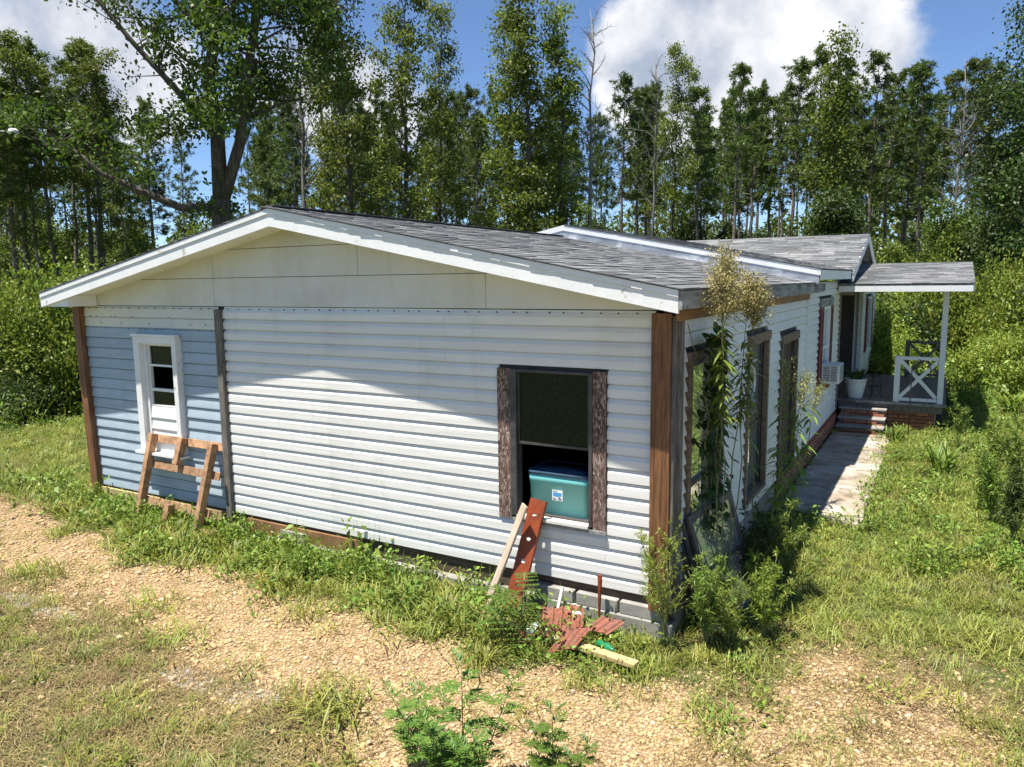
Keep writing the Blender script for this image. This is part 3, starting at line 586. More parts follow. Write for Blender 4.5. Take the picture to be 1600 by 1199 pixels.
shingle_rows('shingle_field', croof, (-3.7, CGY - 2.98, cz(CGY - 2.98) + .014), (1, 0, 0), (0, 1, CGS), CGX + .02 + 3.7, math.hypot(2.98, 2.98 * CGS), clipf=lambda p: p.z > mroof_z(p.x) - .05)
for s in (-1, 1):
    ye = CGY + s * 2.97
    MB().hexa([(CGX - .005, ye, cz(ye) - .14), (CGX + .022, ye, cz(ye) - .14), (CGX + .022, CGY, CGZ - .14), (CGX - .005, CGY, CGZ - .14), (CGX - .005, ye, cz(ye) + .01), (CGX + .022, ye, cz(ye) + .01), (CGX + .022, CGY, CGZ + .01), (CGX - .005, CGY, CGZ + .01)]).build('rake_board', M['trim_grey'], house)
MB().prism([(XR - .02, CGY - 2.5, 2.86), (XR - .02, CGY + 2.5, 2.86), (XR - .02, CGY + 2.5, cz(CGY + 2.5) - .03), (XR - .02, CGY, CGZ - .03), (XR - .02, CGY - 2.5, cz(CGY - 2.5) - .03)], (-.06, 0, 0)).build('cross_gable_wall', M['vinyl_side'], house)

# ---- windows on the front
wa = MB()   # window A casing, proud of the blue planks
for x0, x1, z0, z1 in ((-6.72, -6.61, .93, 2.37), (-5.985, -5.905, .93, 2.37), (-6.609, -5.986, 2.285, 2.37)): wa.box(x0, x1, -.075, .03, z0, z1)
winA = wa.build('window', M['white_paint'], house, bevel=.004)
MB().box(-6.74, -5.89, -.09, -.02, 2.372, 2.40).build('drip_cap', M['white_paint'], winA)
MB().box(-6.76, -5.87, -.13, .03, .90, .928).build('sill', M['white_paint'], winA)
jb = MB().box(-6.608, -6.545, -.02, .05, .93, 2.284)
jb.build('jamb', M['trim_grey'], winA)
sa = MB()
for x0, x1, z0, z1 in ((-6.54, -6.515, 1.50, 2.283), (-6.005, -5.986, 1.50, 2.283), (-6.514, -6.006, 2.255, 2.283), (-6.514, -6.006, 2.0, 2.025), (-6.514, -6.006, 1.69, 1.725), (-6.514, -6.006, 1.50, 1.52)): sa.box(x0, x1, .0, .04, z0, z1)
sa.build('sash', M['white_paint'], winA)
MB().box(-6.514, -6.006, .022, .027, 2.026, 2.254).build('pane', M['screen'], winA)
MB().box(-6.514, -6.006, .022, .027, 1.521, 1.689).build('pane', M['screen'], winA)
bpm = MB().hexa([(0, -.018, 0), (.555, -.018, 0), (.555, .02, 0), (0, .02, 0), (0, -.002, .139), (.555, -.002, .139), (.555, .02, .139), (0, .02, .139)]).mesh('filler_board', M['vinyl'])
for i in range(4): link('filler_board', bpm, winA, (-6.543, 0, .935 + .1405 * i))
# window B: strand-board strips, dark frame, raised sash
wb = MB()
for x0, x1, z0, z1 in ((-1.338, -1.275, .86, 2.21), (-.565, -.532, .86, 2.21), (-1.274, -.566, 2.185, 2.21)): wb.box(x0, x1, -.03, .08, z0, z1)
winB = wb.build('window', M['dark_frame'], house, bevel=.003)
MB().box(-1.474, -1.34, -.02, .015, .83, 2.212).build('casing', M['osb'], winB)
MB().box(-.53, -.41, -.02, .015, .84, 2.222).build('casing', M['osb'], winB)
MB().box(-1.274, -.566, -.045, .09, .842, .868).build('sill', M['cream_plank'], winB)
MB().box(-1.32, -.40, -.035, -.012, .81, .838).build('sill_edge', M['eave_board'], winB)
sb = MB()
for x0, x1, z0, z1 in ((-1.273, -1.255, 1.53, 2.184), (-.585, -.567, 1.53, 2.184), (-1.254, -.586, 1.53, 1.552)): sb.box(x0, x1, .0, .03, z0, z1)
sb.build('sash', M['dark_frame'], winB); MB().box(-1.254, -.586, .012, .018, 1.553, 2.184).build('pane', M['screen'], winB)
# ---- windows on the right wall
def side_window(yz, hdr, glass, boards, rail=None):
    a, b, z0, z1 = yz
    fm = MB()
    for y0, y1, za, zb in ((a + .001, a + .05, z0, z1 - .001), (b - .05, b - .001, z0, z1 - .001), (a + .051, b - .051, z1 - .04, z1 - .001), (a + .051, b - .051, z0, z0 + .035)): fm.box(XR - .10, XR - .035, y0, y1, za, zb)
    if rail: fm.box(XR - .095, XR - .04, a + .051, b - .051, rail, rail + .035)
    wd = fm.build('window', M['dark_frame'], house)
    MB().box(XR - .03, XR + .03, a - .075, a, z0 - .05, z1).build('casing', boards, wd, bevel=.003); MB().box(XR - .03, XR + .03, b, b + .075, z0 - .05, z1).build('casing', boards, wd, bevel=.003)
    MB().box(XR - .02, XR + .04, a - .085, b + .09, z1 + .002, z1 + hdr).build('header_board', M['header'], wd)
    MB().box(XR - .06, XR + .045, a + .001, b - .001, z0 - .045, z0 - .002).build('sill', M['header'], wd)
    if glass: MB().box(XR - .075, XR - .069, a + .051, b - .051, z0 + .036, z1 - .041).build('pane', glass, wd)
    return wd
s1 = side_window(W1, .115, M['glass_mirror'], M['header'], 1.15)
s2 = side_window(W2, .11, M['glass_mirror'], M['header'], 1.28)
rg = MB()   # white ring and bars before the second pane, a reflection modelled as solid parts
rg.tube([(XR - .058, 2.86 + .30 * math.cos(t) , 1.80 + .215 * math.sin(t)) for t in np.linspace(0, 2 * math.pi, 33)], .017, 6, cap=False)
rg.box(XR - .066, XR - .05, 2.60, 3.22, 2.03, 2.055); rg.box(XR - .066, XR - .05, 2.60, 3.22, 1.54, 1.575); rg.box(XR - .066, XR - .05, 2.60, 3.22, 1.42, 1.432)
rg.build('ring_reflection', M['plastic'], s2, True)
s3 = side_window(W3, .115, None, M['header'])
pb = MB()
for i in range(4): pb.box(XR - .075, XR - .055 + .004 * (i % 2), 4.50 + i * .2525, 4.749 + i * .2525, .20, 2.09)
pb.build('plank_infill', mat_surf('dark_boarding', (.030, .017, .012), (.085, .05, .036), 3, .7, stretch=(4, 4, .6), bmp=.5, fine=2), s3)
# shuttered window with air conditioner
a, b, z0, z1 = W4
f4 = MB()
for y0, y1, za, zb in ((a, a + .045, z0, z1), (b - .045, b, z0, z1), (a + .046, b - .046, z1 - .045, z1), (a + .046, b - .046, z0, z0 + .05), (a + .046, b - .046, 1.75, 1.79)): f4.box(XR - .06, XR + .03, y0, y1, za, zb)
win4 = f4.build('window', M['white_paint'], house)
MB().box(XR - .03, XR - .024, a + .046, b - .046, 1.5, z1 - .046).build('pane', M['glass_mirror'], win4)
MB().box(XR - .03, XR - .024, a + .046, b - .046, z0 + .051, 1.135).build('pane', M['screen'], win4)
MB().box(XR + .0, XR + .03, a - .36, b + .38, z1 + .004, z1 + .15).build('header_board', M['eave_board'], win4)
def shutter(parent, y0, y1, z0, z1):
    mb = MB(); x = XR + .004
    for p in ((y0, y0 + .05, z0, z1), (y1 - .05, y1, z0, z1), (y0 + .05, y1 - .05, z0, z0 + .07), (y0 + .05, y1 - .05, z1 - .07, z1), (y0 + .05, y1 - .05, (z0 + z1) / 2 - .03, (z0 + z1) / 2 + .03)): mb.box(x, x + .03, *p)
    z = z0 + .075
    while z < z1 - .09:
        mb.hexa([(x + .002, y0 + .05, z + .012), (x + .022, y0 + .05, z), (x + .022, y1 - .05, z), (x + .002, y1 - .05, z + .012), (x + .002, y0 + .05, z + .03), (x + .022, y0 + .05, z + .018), (x + .022, y1 - .05, z + .018), (x + .002, y1 - .05, z + .03)]); z += .034
    mb.build('shutter', M['shutter'], parent)
shutter(win4, 7.76, 8.11, 1.04, 2.48); shutter(win4, 8.99, 9.34, 1.06, 2.48)
f5 = MB()
for y0, y1, za, zb in ((16.6, 16.66, 1.0, 2.45), (17.8, 17.86, 1.0, 2.45), (16.67, 17.79, 2.4, 2.45), (16.67, 17.79, 1.0, 1.06)): f5.box(XR - .06, XR + .03, y0, y1, za, zb)
win5 = f5.build('window', M['white_paint'], house); MB().box(XR - .03, XR - .024, 16.67, 17.79, 1.061, 2.399).build('pane', M['glass'], win5)
shutter(win5, 16.3, 16.58, 1.0, 2.45); shutter(win5, 17.88, 18.18, 1.0, 2.45)
MB().box(XR, XR + .05, 16.5, 17.95, 1.0 - .07, .99).build('sill', M['white_paint'], win5)

# brick skirt on the right side
def brick_wall(parent, p0, p1, z0, rows, nrm, bl=.20, bh=.062, joint=.011, mortar=True):
    p0 = Vector(p0); p1 = Vector(p1); d = (p1 - p0).normalized(); L = (p1 - p0).length; N = Vector(nrm)
    bme = MB().box(0, bl, -.045, .045, 0, bh).mesh('brick', M['brick'], bevel=.004)
    half = MB().box(0, bl / 2 - joint / 2, -.045, .045, 0, bh).mesh('brick', M['brick'], bevel=.004)
    rot = math.atan2(d.y, d.x)
    if mortar:
        q0 = p0 - N * .052; q1 = p1 - N * .052
        MB().beam(Vector((q0.x, q0.y, z0 + rows * (bh + joint) / 2)), Vector((q1.x, q1.y, z0 + rows * (bh + joint) / 2)), .08, rows * (bh + joint) - .004).build('mortar', M['mortar'], parent)
    for r in range(rows):
        t = 0.0
        if r % 2:
            o = link('brick', half, parent, (p0.x, p0.y, z0 + r * (bh + joint)), (0, 0, rot)); t = bl / 2 + joint / 2
        while t < L - .05:
            if t + bl <= L + .02: me_ = bme
            else: me_ = half
            q = p0 + d * t - N * (.045 + rnd.uniform(0, .004))
            link('brick', me_, parent, (q.x, q.y, z0 + r * (bh + joint)), (0, 0, rot + rnd.gauss(0, .004))); t += bl + joint
sk = MB().box(.10, .14, 3.9, 10.5, -.1, .32).build('brick_skirt', M['mortar'], house)
brick_wall(sk, (XR + .045, 4.3, 0), (XR + .045, 10.45, 0), .0, 4, (1, 0, 0), mortar=False)
MB().box(.10, XR + .005, 0.1, 4.28, -.1, .31).build('foundation_wall', M['concrete'], house)
MB().box(XR + .0, XR + .03, 4.3, 10.45, .298, .325).build('skirt_trim', M['red_steel'], house)

# ------------------------------------------------------------------ porch
porch = empty('porch', (0, 0, 0)); tag(porch, 'covered porch with shingled roof, white post and crossed white railings', 'porch')
PX0, PX1, PY0, PY1, PZ = .20, 2.13, 10.74, 15.35, .52
df = MB(); df.box(PX0 + .02, PX1 - .04, PY0 + .03, PY0 + .07, PZ - .19, PZ - .035); df.box(PX1 - .08, PX1 - .04, PY0 + .071, PY1, PZ - .19, PZ - .035); df.box(PX0 + .02, PX1 - .082, PY1 - .04, PY1, PZ - .19, PZ - .035)
deckf = df.build('deck', M['wood_grey'], porch)
nb = 32; bw = (PY1 - PY0) / nb
dbm = MB().box(PX0 + .0, PX1, 0, bw - .006, 0, .032).mesh('deck_board', M['deck'], bevel=.003)
for i in range(nb): link('deck_board', dbm, deckf, (0, PY0 + i * bw, PZ - .034 + rnd.uniform(0, .003)))
edge_ = MB().box(PX0 + .35, PX1 + .02, PY0 - .03, PY0 - .002, PZ - .05, PZ + .004).build('edge_board', M['eave_board'], deckf)
MB().box(PX0 - 1.3, PX0 - .005, PY0 - .2, PY1, PZ - .06, PZ - .02).build('entry_floor', M['deck'], porch)
bs = MB().box(1.02, 1.98, PY0 + .16, PY0 + .2, -.1, .32).build('brick_skirt', M['mortar'], porch)
brick_wall(bs, (1.02, PY0 + .10, 0), (2.0, PY0 + .10, 0), -.03, 5, (0, -1, 0), mortar=False)
post_m = MB().box(-.05, .05, -.05, .05, 0, 2.24).mesh('post', M['trim_grey'], bevel=.004)
for y in (PY0 + .08, PY1 - .12): link('post', post_m, porch, (2.03, y, PZ + .001))
def railing(y, mat, top=.92):
    rl = MB(); x0, x1 = 1.27, 1.975
    rl.box(x0 - .05, x0 + .05, y - .05, y + .05, PZ + .001, PZ + top)
    r_ = rl.build('railing', mat, porch, bevel=.003)
    MB().box(x0 + .052, x1, y - .03, y + .03, PZ + top - .075, PZ + top - .01).build('rail', mat, r_)
    MB().box(x0 + .052, x1, y - .03, y + .03, PZ + .03, PZ + .09).build('rail', mat, r_)
    MB().beam((x0 + .055, y - .012, PZ + .10), (x1 - .01, y - .012, PZ + top - .09), .022, .065).build('brace', mat, r_)
    MB().beam((x0 + .055, y + .012, PZ + top - .09), (x1 - .01, y + .012, PZ + .10), .022, .065).build('brace', mat, r_)
    return r_
railing(PY0 + .07, M['white_paint']); tag(railing(PY1 - .12, M['wood_grey'], .9), 'unpainted grey crossed rear railing')
# porch roof: low gable, ridge away from the house wall
PRY, PRZ, PRS = 13.0, 3.27, .145
def pz(y): return PRZ - PRS * abs(y - PRY)
pr_ = MB()
for s in (-1, 1):
    ye = PRY + s * 2.9
    pr_.hexa([(.21, PRY, PRZ - .03), (2.44, PRY, PRZ - .03), (2.44, ye, pz(ye) - .03), (.21, ye, pz(ye) - .03), (.21, PRY, PRZ + .008), (2.44, PRY, PRZ + .008), (2.44, ye, pz(ye) + .008), (.21, ye, pz(ye) + .008)])
proof = pr_.build('porch_roof', M['eave_board'], porch)
shingle_rows('shingle_field', proof, (.23, PRY - 2.93, pz(PRY - 2.93) + .010), (1, 0, 0), (0, 1, PRS), 2.24, math.hypot(2.93, 2.93 * PRS))
for y in (PRY - 2.92, PRY + 2.90): MB().box(.21, 2.44, y, y + .028, pz(PRY - 2.9) - .14, pz(PRY - 2.9) - .032).build('eave_board', M['trim_grey'], porch)
MB().hexa([(2.435, PRY - 2.89, pz(PRY - 2.89) - .14), (2.462, PRY - 2.89, pz(PRY - 2.89) - .14), (2.462, PRY, PRZ - .14), (2.435, PRY, PRZ - .14), (2.435, PRY - 2.89, pz(PRY - 2.89) + .0), (2.462, PRY - 2.89, pz(PRY - 2.89)), (2.462, PRY, PRZ), (2.435, PRY, PRZ)]).build('rake_board', M['trim_grey'], porch)
MB().hexa([(2.435, PRY, PRZ - .14), (2.462, PRY, PRZ - .14), (2.462, PRY + 2.89, pz(PRY + 2.89) - .14), (2.435, PRY + 2.89, pz(PRY + 2.89) - .14), (2.435, PRY, PRZ), (2.462, PRY, PRZ), (2.462, PRY + 2.89, pz(PRY + 2.89)), (2.435, PRY + 2.89, pz(PRY + 2.89))]).build('rake_board', M['trim_grey'], porch)
for y in (PY0 + .02, PY1 - .18): MB().box(.22, 2.2, y, y + .12, PZ + 2.243, pz(y) - .034 if y < PRY else pz(y + .12) - .034).build('beam', M['trim_grey'], porch)
MB().box(.21, 2.43, PRY - 2.88, PRY + 2.88, PZ + 2.15 + .03, PZ + 2.15 + .04).build('porch_ceiling', M['trim_grey'], porch).location.z = .02 + .0
# steps
steps = empty('brick_steps', (.66, 10.3, 0)); tag(steps, 'three red brick steps with concrete treads rising to the porch deck', 'steps')
for i, (yf, zt) in enumerate(((9.93, .11), (10.24, .235), (10.53, .385))):
    tr = MB().box(.27 - .66, 1.13 - .66 - .03 * (2 - i) * 0, yf - 10.3 - .015, (10.73 if i == 2 else (10.24, 10.53)[i] + .08) - 10.3, zt - .032, zt).build('tread', M['concrete'], steps, bevel=.006)
    rs = MB().box(.30 - .66, 1.10 - .66, yf + .06 - 10.3, 10.72 - 10.3, zt - .17, zt - .034).build('riser', M['mortar'], steps)
    bme = MB().box(0, .19, -.045, .045, 0, .052).mesh('brick', M['brick'], bevel=.004)
    for r in range(2):
        for k in range(4 if r == 0 else 3): link('brick', bme, rs, (.285 - .66 + k * .205 + (r * .1), yf + .04 - 10.3, zt - .152 + r * .06))

# ------------------------------------------------------------------ things about the house
def ground_z(x, y): return float(hz(x, y))
# leaning pallet frame
pal = empty('pallet_frame', (-5.95, -.25, .12)); tag(pal, 'broken wooden pallet leaning under the small window on blue planks', 'pallet')
def PP(x, s): return (x + 5.95, -.36 + .30 * s + .25, s * 1.06 - .02)
nrm = Vector((0, -1, .28)).normalized()
for x, s0, s1 in ((-6.47, 0, 1.0), (-5.38, 0, .98)): MB().beam(PP(x, s0), PP(x + (.03 if x > -6 else .0), s1), .075, .09, nrm).build('leg', M['pallet'], pal, bevel=.003)
MB().beam(PP(-5.93, .70), PP(-5.90, 1.0), .085, .085, nrm).build('block', M['pallet'], pal, bevel=.003); MB().beam(PP(-5.93, .0), PP(-5.94, .26), .085, .085, nrm).build('block', M['pallet'], pal, bevel=.003)
for x0, x1, s, ds in ((-6.56, -5.16, .955, .0), (-6.6, -5.21, .665, -.02), (-6.62, -5.28, .26, -.02)):
    a = Vector(PP(x0, s)) - nrm * .058; b = Vector(PP(x1, s + ds)) - nrm * .058; MB().beam(a, b, .022, .095, (0, .28, 1)).build('slat', M['pallet'], pal, bevel=.002)
# loose boards under the pallet
for i, (p0, p1) in enumerate((((-6.1, -.42, .13), (-5.1, -.30, .16)), ((-6.3, -.30, .15), (-5.5, -.5, .13)))):
    o = empty('scrap_board', p0); tag(o, ('short tan scrap board lying flat beneath the leaning pallet', 'crooked tan board poking out of grass below the pallet')[i], 'board', 'boards under the pallet')
    MB().beam((0, 0, 0), Vector(p1) - Vector(p0), .11, .03).build('board', M['pallet'], o, bevel=.003)
# tote inside the open window, standing on a bench
ben = empty('bench', (-.92, .42, .308)); tag(ben, 'wooden bench behind the open window holding the turquoise tub', 'bench')
MB().box(-.5, .5, -.28, .28, .53, .56).build('top', M['header'], ben)
for x in (-.46, .42):
    for y in (-.26, .22): MB().box(x, x + .05, y, y + .05, 0, .529).build('leg', M['header'], ben)
tote = empty('storage_tote', (-.915, .285, .870)); tag(tote, 'turquoise plastic storage tub with dark blue lid in open window', 'storage tub')
def ring_loft(mb, rings):   # rounded rectangles
    base = len(mb.v); k = None
    for hx, hy, r, z in rings:
        pts = []
        for cx, cy, a0 in ((hx - r, hy - r, 0), (-hx + r, hy - r, 90), (-hx + r, -hy + r, 180), (hx - r, -hy + r, 270)):
            for j in range(5): a = R(a0 + j * 22.5); pts.append((cx + r * math.cos(a), cy + r * math.sin(a), z))
        mb.v += pts; k = len(pts)
    for i in range(len(rings) - 1):
        for j in range(k): j2 = (j + 1) % k; mb.f.append((base + i * k + j, base + i * k + j2, base + (i + 1) * k + j2, base + (i + 1) * k + j))
    mb.f.append(tuple(base + j for j in range(k))[::-1]); mb.f.append(tuple(base + (len(rings) - 1) * k + j for j in range(k))); return mb
ring_loft(MB(), [(.285, .185, .05, 0), (.295, .195, .055, .012), (.305, .205, .055, .29), (.309, .209, .055, .292), (.312, .212, .055, .375)]).build('tub', M['tote'], tote, True)
ring_loft(MB(), [(.318, .218, .06, .376), (.32, .22, .06, .405), (.305, .205, .05, .408), (.30, .20, .05, .395), (.24, .15, .04, .396), (.235, .145, .04, .412)]).build('lid', M['tote_lid'], tote, True)
MB().box(-.055, .05, -.2055, -.2035, .15, .245).build('sticker', M['paper'], tote)
stq = MB(); stq.quad((-.045, -.2065, .19), (.0, -.2065, .185), (.012, -.2065, .222), (-.045, -.2065, .226)); stq.quad((.0, -.2066, .186), (.04, -.2066, .192), (.04, -.2066, .225), (.008, -.2066, .222)); stq.build('sticker_picture', M['print_blue'], tote)
stq = MB()
for k, (x0, x1, z) in enumerate(((-.048, -.005, .158), (-.048, -.02, .168), (.005, .042, .158), (.005, .042, .168), (.005, .03, .176), (-.048, .0, .234))): stq.quad((x0, -.2067, z), (x1, -.2067, z), (x1, -.2067, z + .005), (x0, -.2067, z + .005))
stq.build('sticker_print', M['print_dark'], tote)
# leaning red channel with punched holes, pale board behind it
sc = empty('steel_channel', (-1.19, -.36, 0)); tag(sc, 'rust red steel channel with round holes leaning on the window sill', 'steel channel')
ln = 1.10
prof = [(-.075, .0), (.075, .0), (.075, .045), (.069, .045), (.069, .006), (-.069, .006), (-.069, .045), (-.075, .045)]
web = bmesh.new()
def holed_strip(mb, wv, L, holes, rad, t):
    """a strip in x (width) and z (length) with round holes: a ring of quads per cell"""
    zs = [0] + [(holes[i] + holes[i + 1]) / 2 for i in range(len(holes) - 1)] + [L]; n = 16
    for h, za, zb in zip(holes, zs[:-1], zs[1:]):
        out = []; inn = []
        for j in range(n):
            a = 2 * math.pi * j / n + math.pi / n; c, s = math.cos(a), math.sin(a); k_ = min(wv / 2 / max(abs(c), 1e-6), ((zb - h) if s > 0 else (h - za)) / max(abs(s), 1e-6))
            inn.append((rad * c, 0, h + rad * s)); out.append([k_ * c, 0, h + k_ * s])
        for (cx, cz_) in ((wv / 2, zb), (-wv / 2, zb), (-wv / 2, za), (wv / 2, za)):
            j = min(range(n), key=lambda q: (out[q][0] - cx) ** 2 + (out[q][2] - cz_) ** 2); out[j] = [cx, 0, cz_]
        for j in range(n):
            j2 = (j + 1) % n; mb.quad(out[j], out[j2], inn[j2], inn[j]); mb.quad((out[j][0], t, out[j][2]), (inn[j][0], t, inn[j][2]), (inn[j2][0], t, inn[j2][2]), (out[j2][0], t, out[j2][2])); mb.quad(inn[j], inn[j2], (inn[j2][0], t, inn[j2][2]), (inn[j][0], t, inn[j][2]))
web.free()
wbm = MB(); holed_strip(wbm, .138, ln, [.10, .32, .54, .74, .96], .019, .006); wob_ = wbm.build('web', M['red_steel'], sc)
fl = MB(); fl.box(-.0755, -.0695, .0, .05, 0, ln); fl.box(.0695, .0755, .0, .05, 0, ln); flo = fl.build('flange', M['red_steel'], sc)
sc.rotation_euler = (R(-16), R(9), R(4))
pbd = empty('weathered_board', (-1.46, -.34, .0)); tag(pbd, 'narrow pale board leaning beside the rust red steel channel', 'board')
MB().box(-.045, .045, -.011, .011, 0, 1.10).build('board', M['board_pale'], pbd, bevel=.002); pbd.rotation_euler = (R(-17), R(12), R(-35))
# stake
stk = empty('steel_stake', (-.42, -.13, -.05)); tag(stk, 'thin rusty red stake upright against the concrete footing', 'stake')
MB().tube([(0, 0, 0), (0, .01, .28), (.0, .02, .50)], [.008, .014, .022], 5).build('shaft', M['red_steel'], stk); MB().beam((0, .02, .50), (0, .02, .53), .04, .016).build('head', M['red_steel'], stk)
# long lumber on the ground
lum = empty('lumber', (-1.86, -.37, .05)); tag(lum, 'long yellow two by four lying in the grass before the footing', 'lumber')
MB().beam((0, 0, 0), (1.98, -.285, .005), .085, .04).build('board', M['lumber'], lum, bevel=.004)
# ribbed red sheet scraps
def ribbed(name, L, wd, nr, mat, parent, bend=0.0):
    mb = MB(); n = nr * 6; cols = []
    rows = 7
    for i in range(n + 1):
        u = i / n; ph = (u * nr) % 1.0; z = .011 if .25 < ph < .6 else 0.0
        cols.append((u * wd - wd / 2, z))
    for r in range(rows):
        y = L * r / (rows - 1)
        for i, (x, z) in enumerate(cols):
            cut = .035 * math.sin(7 * x + r) if r in (0, rows - 1) else 0
            mb.v.append((x * (1 + .08 * math.sin(3 * y)), y + cut + .02 * math.sin(23 * x), z + bend * y * y + .006 * math.sin(9 * x + 4 * y)))
    for r in range(rows - 1):
        for i in range(n): k0 = r * (n + 1) + i; mb.f.append((k0, k0 + 1, k0 + n + 2, k0 + n + 1))
    o = mb.build(name, mat, parent); so_ = o.modifiers.new('thick', 'SOLIDIFY'); so_.thickness = .004; return o
for i, (x, y, z, L, wd, nr, rx, ry, rz, lab) in enumerate((
        (-.60, -.52, .07, .36, .36, 5, 12, 6, 24, 'largest faded red ribbed sheet lying on the scrap heap by the footing'),
        (-.50, -.72, .05, .26, .22, 4, 18, -8, -12, 'faded red ribbed sheet fragment touching the yellow lumber'),
        (-.78, -.74, .04, .20, .14, 3, 10, 4, 38, 'small faded red ribbed chip under the feathery seedling'),
        (-.36, -.34, .08, .20, .20, 3, 20, 10, -30, 'dull red ribbed scrap nearest the rusty stake'))):
    e_ = empty('roofing_scrap', (x, y, z)); tag(e_, lab, 'scrap sheet', 'red roofing scraps by the footing'); e_.rotation_euler = (R(rx), R(ry), R(rz)); ribbed('sheet', L, wd, nr, M['red_scrap'], e_, .15)
def lump(name, loc, size, mat, label, cat, seed, grp=None):
    bm = bmesh.new(); bmesh.ops.create_icosphere(bm, subdivisions=2, radius=1); rr = random.Random(seed)
    for v in bm.verts:
        k_ = 1 + rr.uniform(-.22, .22); v.co = Vector((v.co.x * size[0] * k_, v.co.y * size[1] * k_, v.co.z * size[2] * k_))
    me_ = bpy.data.meshes.new(name); bm.to_mesh(me_); bm.free(); me_.materials.append(mat); o = link(name, me_, None, loc); return tag(o, label, cat, grp)
lump('foam_scrap', (-.84, -.55, .09), (.035, .10, .03), M['plastic'], 'crumpled white foam strip beside the red ribbed sheets', 'foam', 3)
lump('foam_scrap', (-.60, -.20, .12), (.05, .02, .035), M['plastic'], 'round white foam piece against the concrete footing', 'foam', 4)
wst = MB().beam((-.80, -.16, .10), (-.78, -.10, .30), .03, .012); tag(wst.build('plastic_strip', M['plastic']), 'upright white plastic strip leaning on the footing', 'plastic strip')
# crushed green bottle: body, shoulder, neck
gb = MB(); gb.lathe([(.0, 0), (.034, .002), (.036, .02), (.03, .06), (.035, .11), (.03, .14), (.014, .17), (.012, .20), (.0, .202)], n=12)
gbo = gb.build('plastic_bottle', M['green_plastic'], smooth=True); gbo.location = (-.27, -.48, .06); gbo.rotation_euler = (R(82), 0, R(60)); tag(gbo, 'crushed green plastic bottle in the weeds by the scrap', 'bottle')
pk = MB().lathe([(.0, 0), (.022, .002), (.027, .06), (.029, .062), (.025, .055), (.02, .01)], n=12).build('plastic_cup', M['pink_plastic'], smooth=True); pk.location = (-.30, -.16, .05); pk.rotation_euler = (R(30), R(20), 0); tag(pk, 'small pink plastic cup beside the rusty stake', 'cup')
# old window leaning by the side wall
ow = empty('window_sash', (.56, .60, 0)); tag(ow, 'black framed old window leaning against the side wall among weeds', 'window sash')
def sash(off, h, y0, y1):
    f = MB()
    for p in ((y0, y0 + .05, 0, h), (y1 - .05, y1, 0, h), (y0 + .051, y1 - .051, h - .06, h), (y0 + .051, y1 - .051, 0, .06), (y0 + .051, y1 - .051, h * .5, h * .5 + .03)): f.box(off, off + .035, *p)
    f.build('frame', M['dark_frame'], ow, bevel=.003); MB().box(off + .015, off + .02, y0 + .051, y1 - .051, .061, h - .061).build('pane', M['glass_mirror'], ow)
sash(0, 1.06, -.36, .42); sash(-.045, 1.04, -.39, .40); sash(-.09, 1.02, -.41, .38); ow.rotation_euler = (R(5), R(-14), R(-14))
# air conditioner
ac = empty('air_conditioner', (XR, 8.55, 1.14)); tag(ac, 'white window air conditioner with slotted sides under maroon shutters', 'air conditioner')
MB().box(-.1, .30, -.30, .30, 0, .33).build('case', M['plastic'], ac, bevel=.012)
for s in (-1, 1):
    lv = MB()
    for i in range(9):
        for j in range(2): lv.box(.04 + j * .12, .14 + j * .12, s * .302 - .004, s * .302 + .004, .05 + i * .03, .062 + i * .03)
    lv.build('louvre', M['dark_frame'], ac)
gr = MB()
for i in range(11): gr.box(.301, .306, -.25, .25, .04 + i * .026, .048 + i * .026)
gr.build('rear_grille', M['dark_frame'], ac)
MB().box(-.02, .10, -.20, .20, -.10, -.002).build('support_block', M['header'], ac)
# potted plant, iron stand and hook on the porch
pot = empty('potted_plant', (.50, 11.05, PZ)); tag(pot, 'white round flower pot with dark spiky plant on the porch deck', 'potted plant')
MB().lathe([(.0, 0), (.135, 0), (.14, .01), (.165, .12), (.195, .28), (.215, .37), (.222, .375), (.222, .40), (.205, .40), (.20, .35), (.0, .34)], n=24).build('pot', M['plastic'], pot, True)
istand = empty('iron_stand', (.86, 11.15, PZ)); tag(istand, 'black curled iron stand beside the white pot on porch', 'plant stand')
for k in range(3):
    a = 2.1 * k; c, s = math.cos(a), math.sin(a)
    MB().tube([(c * .16, s * .16, 0), (c * .09, s * .09, .1), (c * .13, s * .13, .22), (c * .07, s * .07, .32), (c * .11, s * .11, .45), (c * .05, s * .05, .52)], .009, 6).build('leg', M['black_metal'], istand, True)
for z, r_ in ((.24, .125), (.46, .11)): MB().tube([(r_ * math.cos(t), r_ * math.sin(t), z) for t in np.linspace(0, 2 * math.pi, 19)], .008, 5, False).build('hoop', M['black_metal'], istand, True)
MB().tube([(.1 * (1 - t / 9) * math.cos(t), .1 * (1 - t / 9) * math.sin(t), .50 + .012 * t) for t in np.linspace(0, 8, 24)], .008, 5).build('scroll', M['black_metal'], istand, True)
hk = empty('shepherd_hook', (1.55, 9.9, 0)); tag(hk, 'thin black garden hook standing before the porch railing', 'garden hook')
MB().tube([(0, 0, -.1), (0, 0, .5), (0, 0, 1.28), (.03, 0, 1.40), (.10, 0, 1.46), (.20, 0, 1.45), (.28, 0, 1.38), (.31, 0, 1.28), (.30, 0, 1.22), (.33, 0, 1.19), (.37, 0, 1.22), (.37, 0, 1.26)], .012, 6).build('rod', M['black_metal'], hk, True)
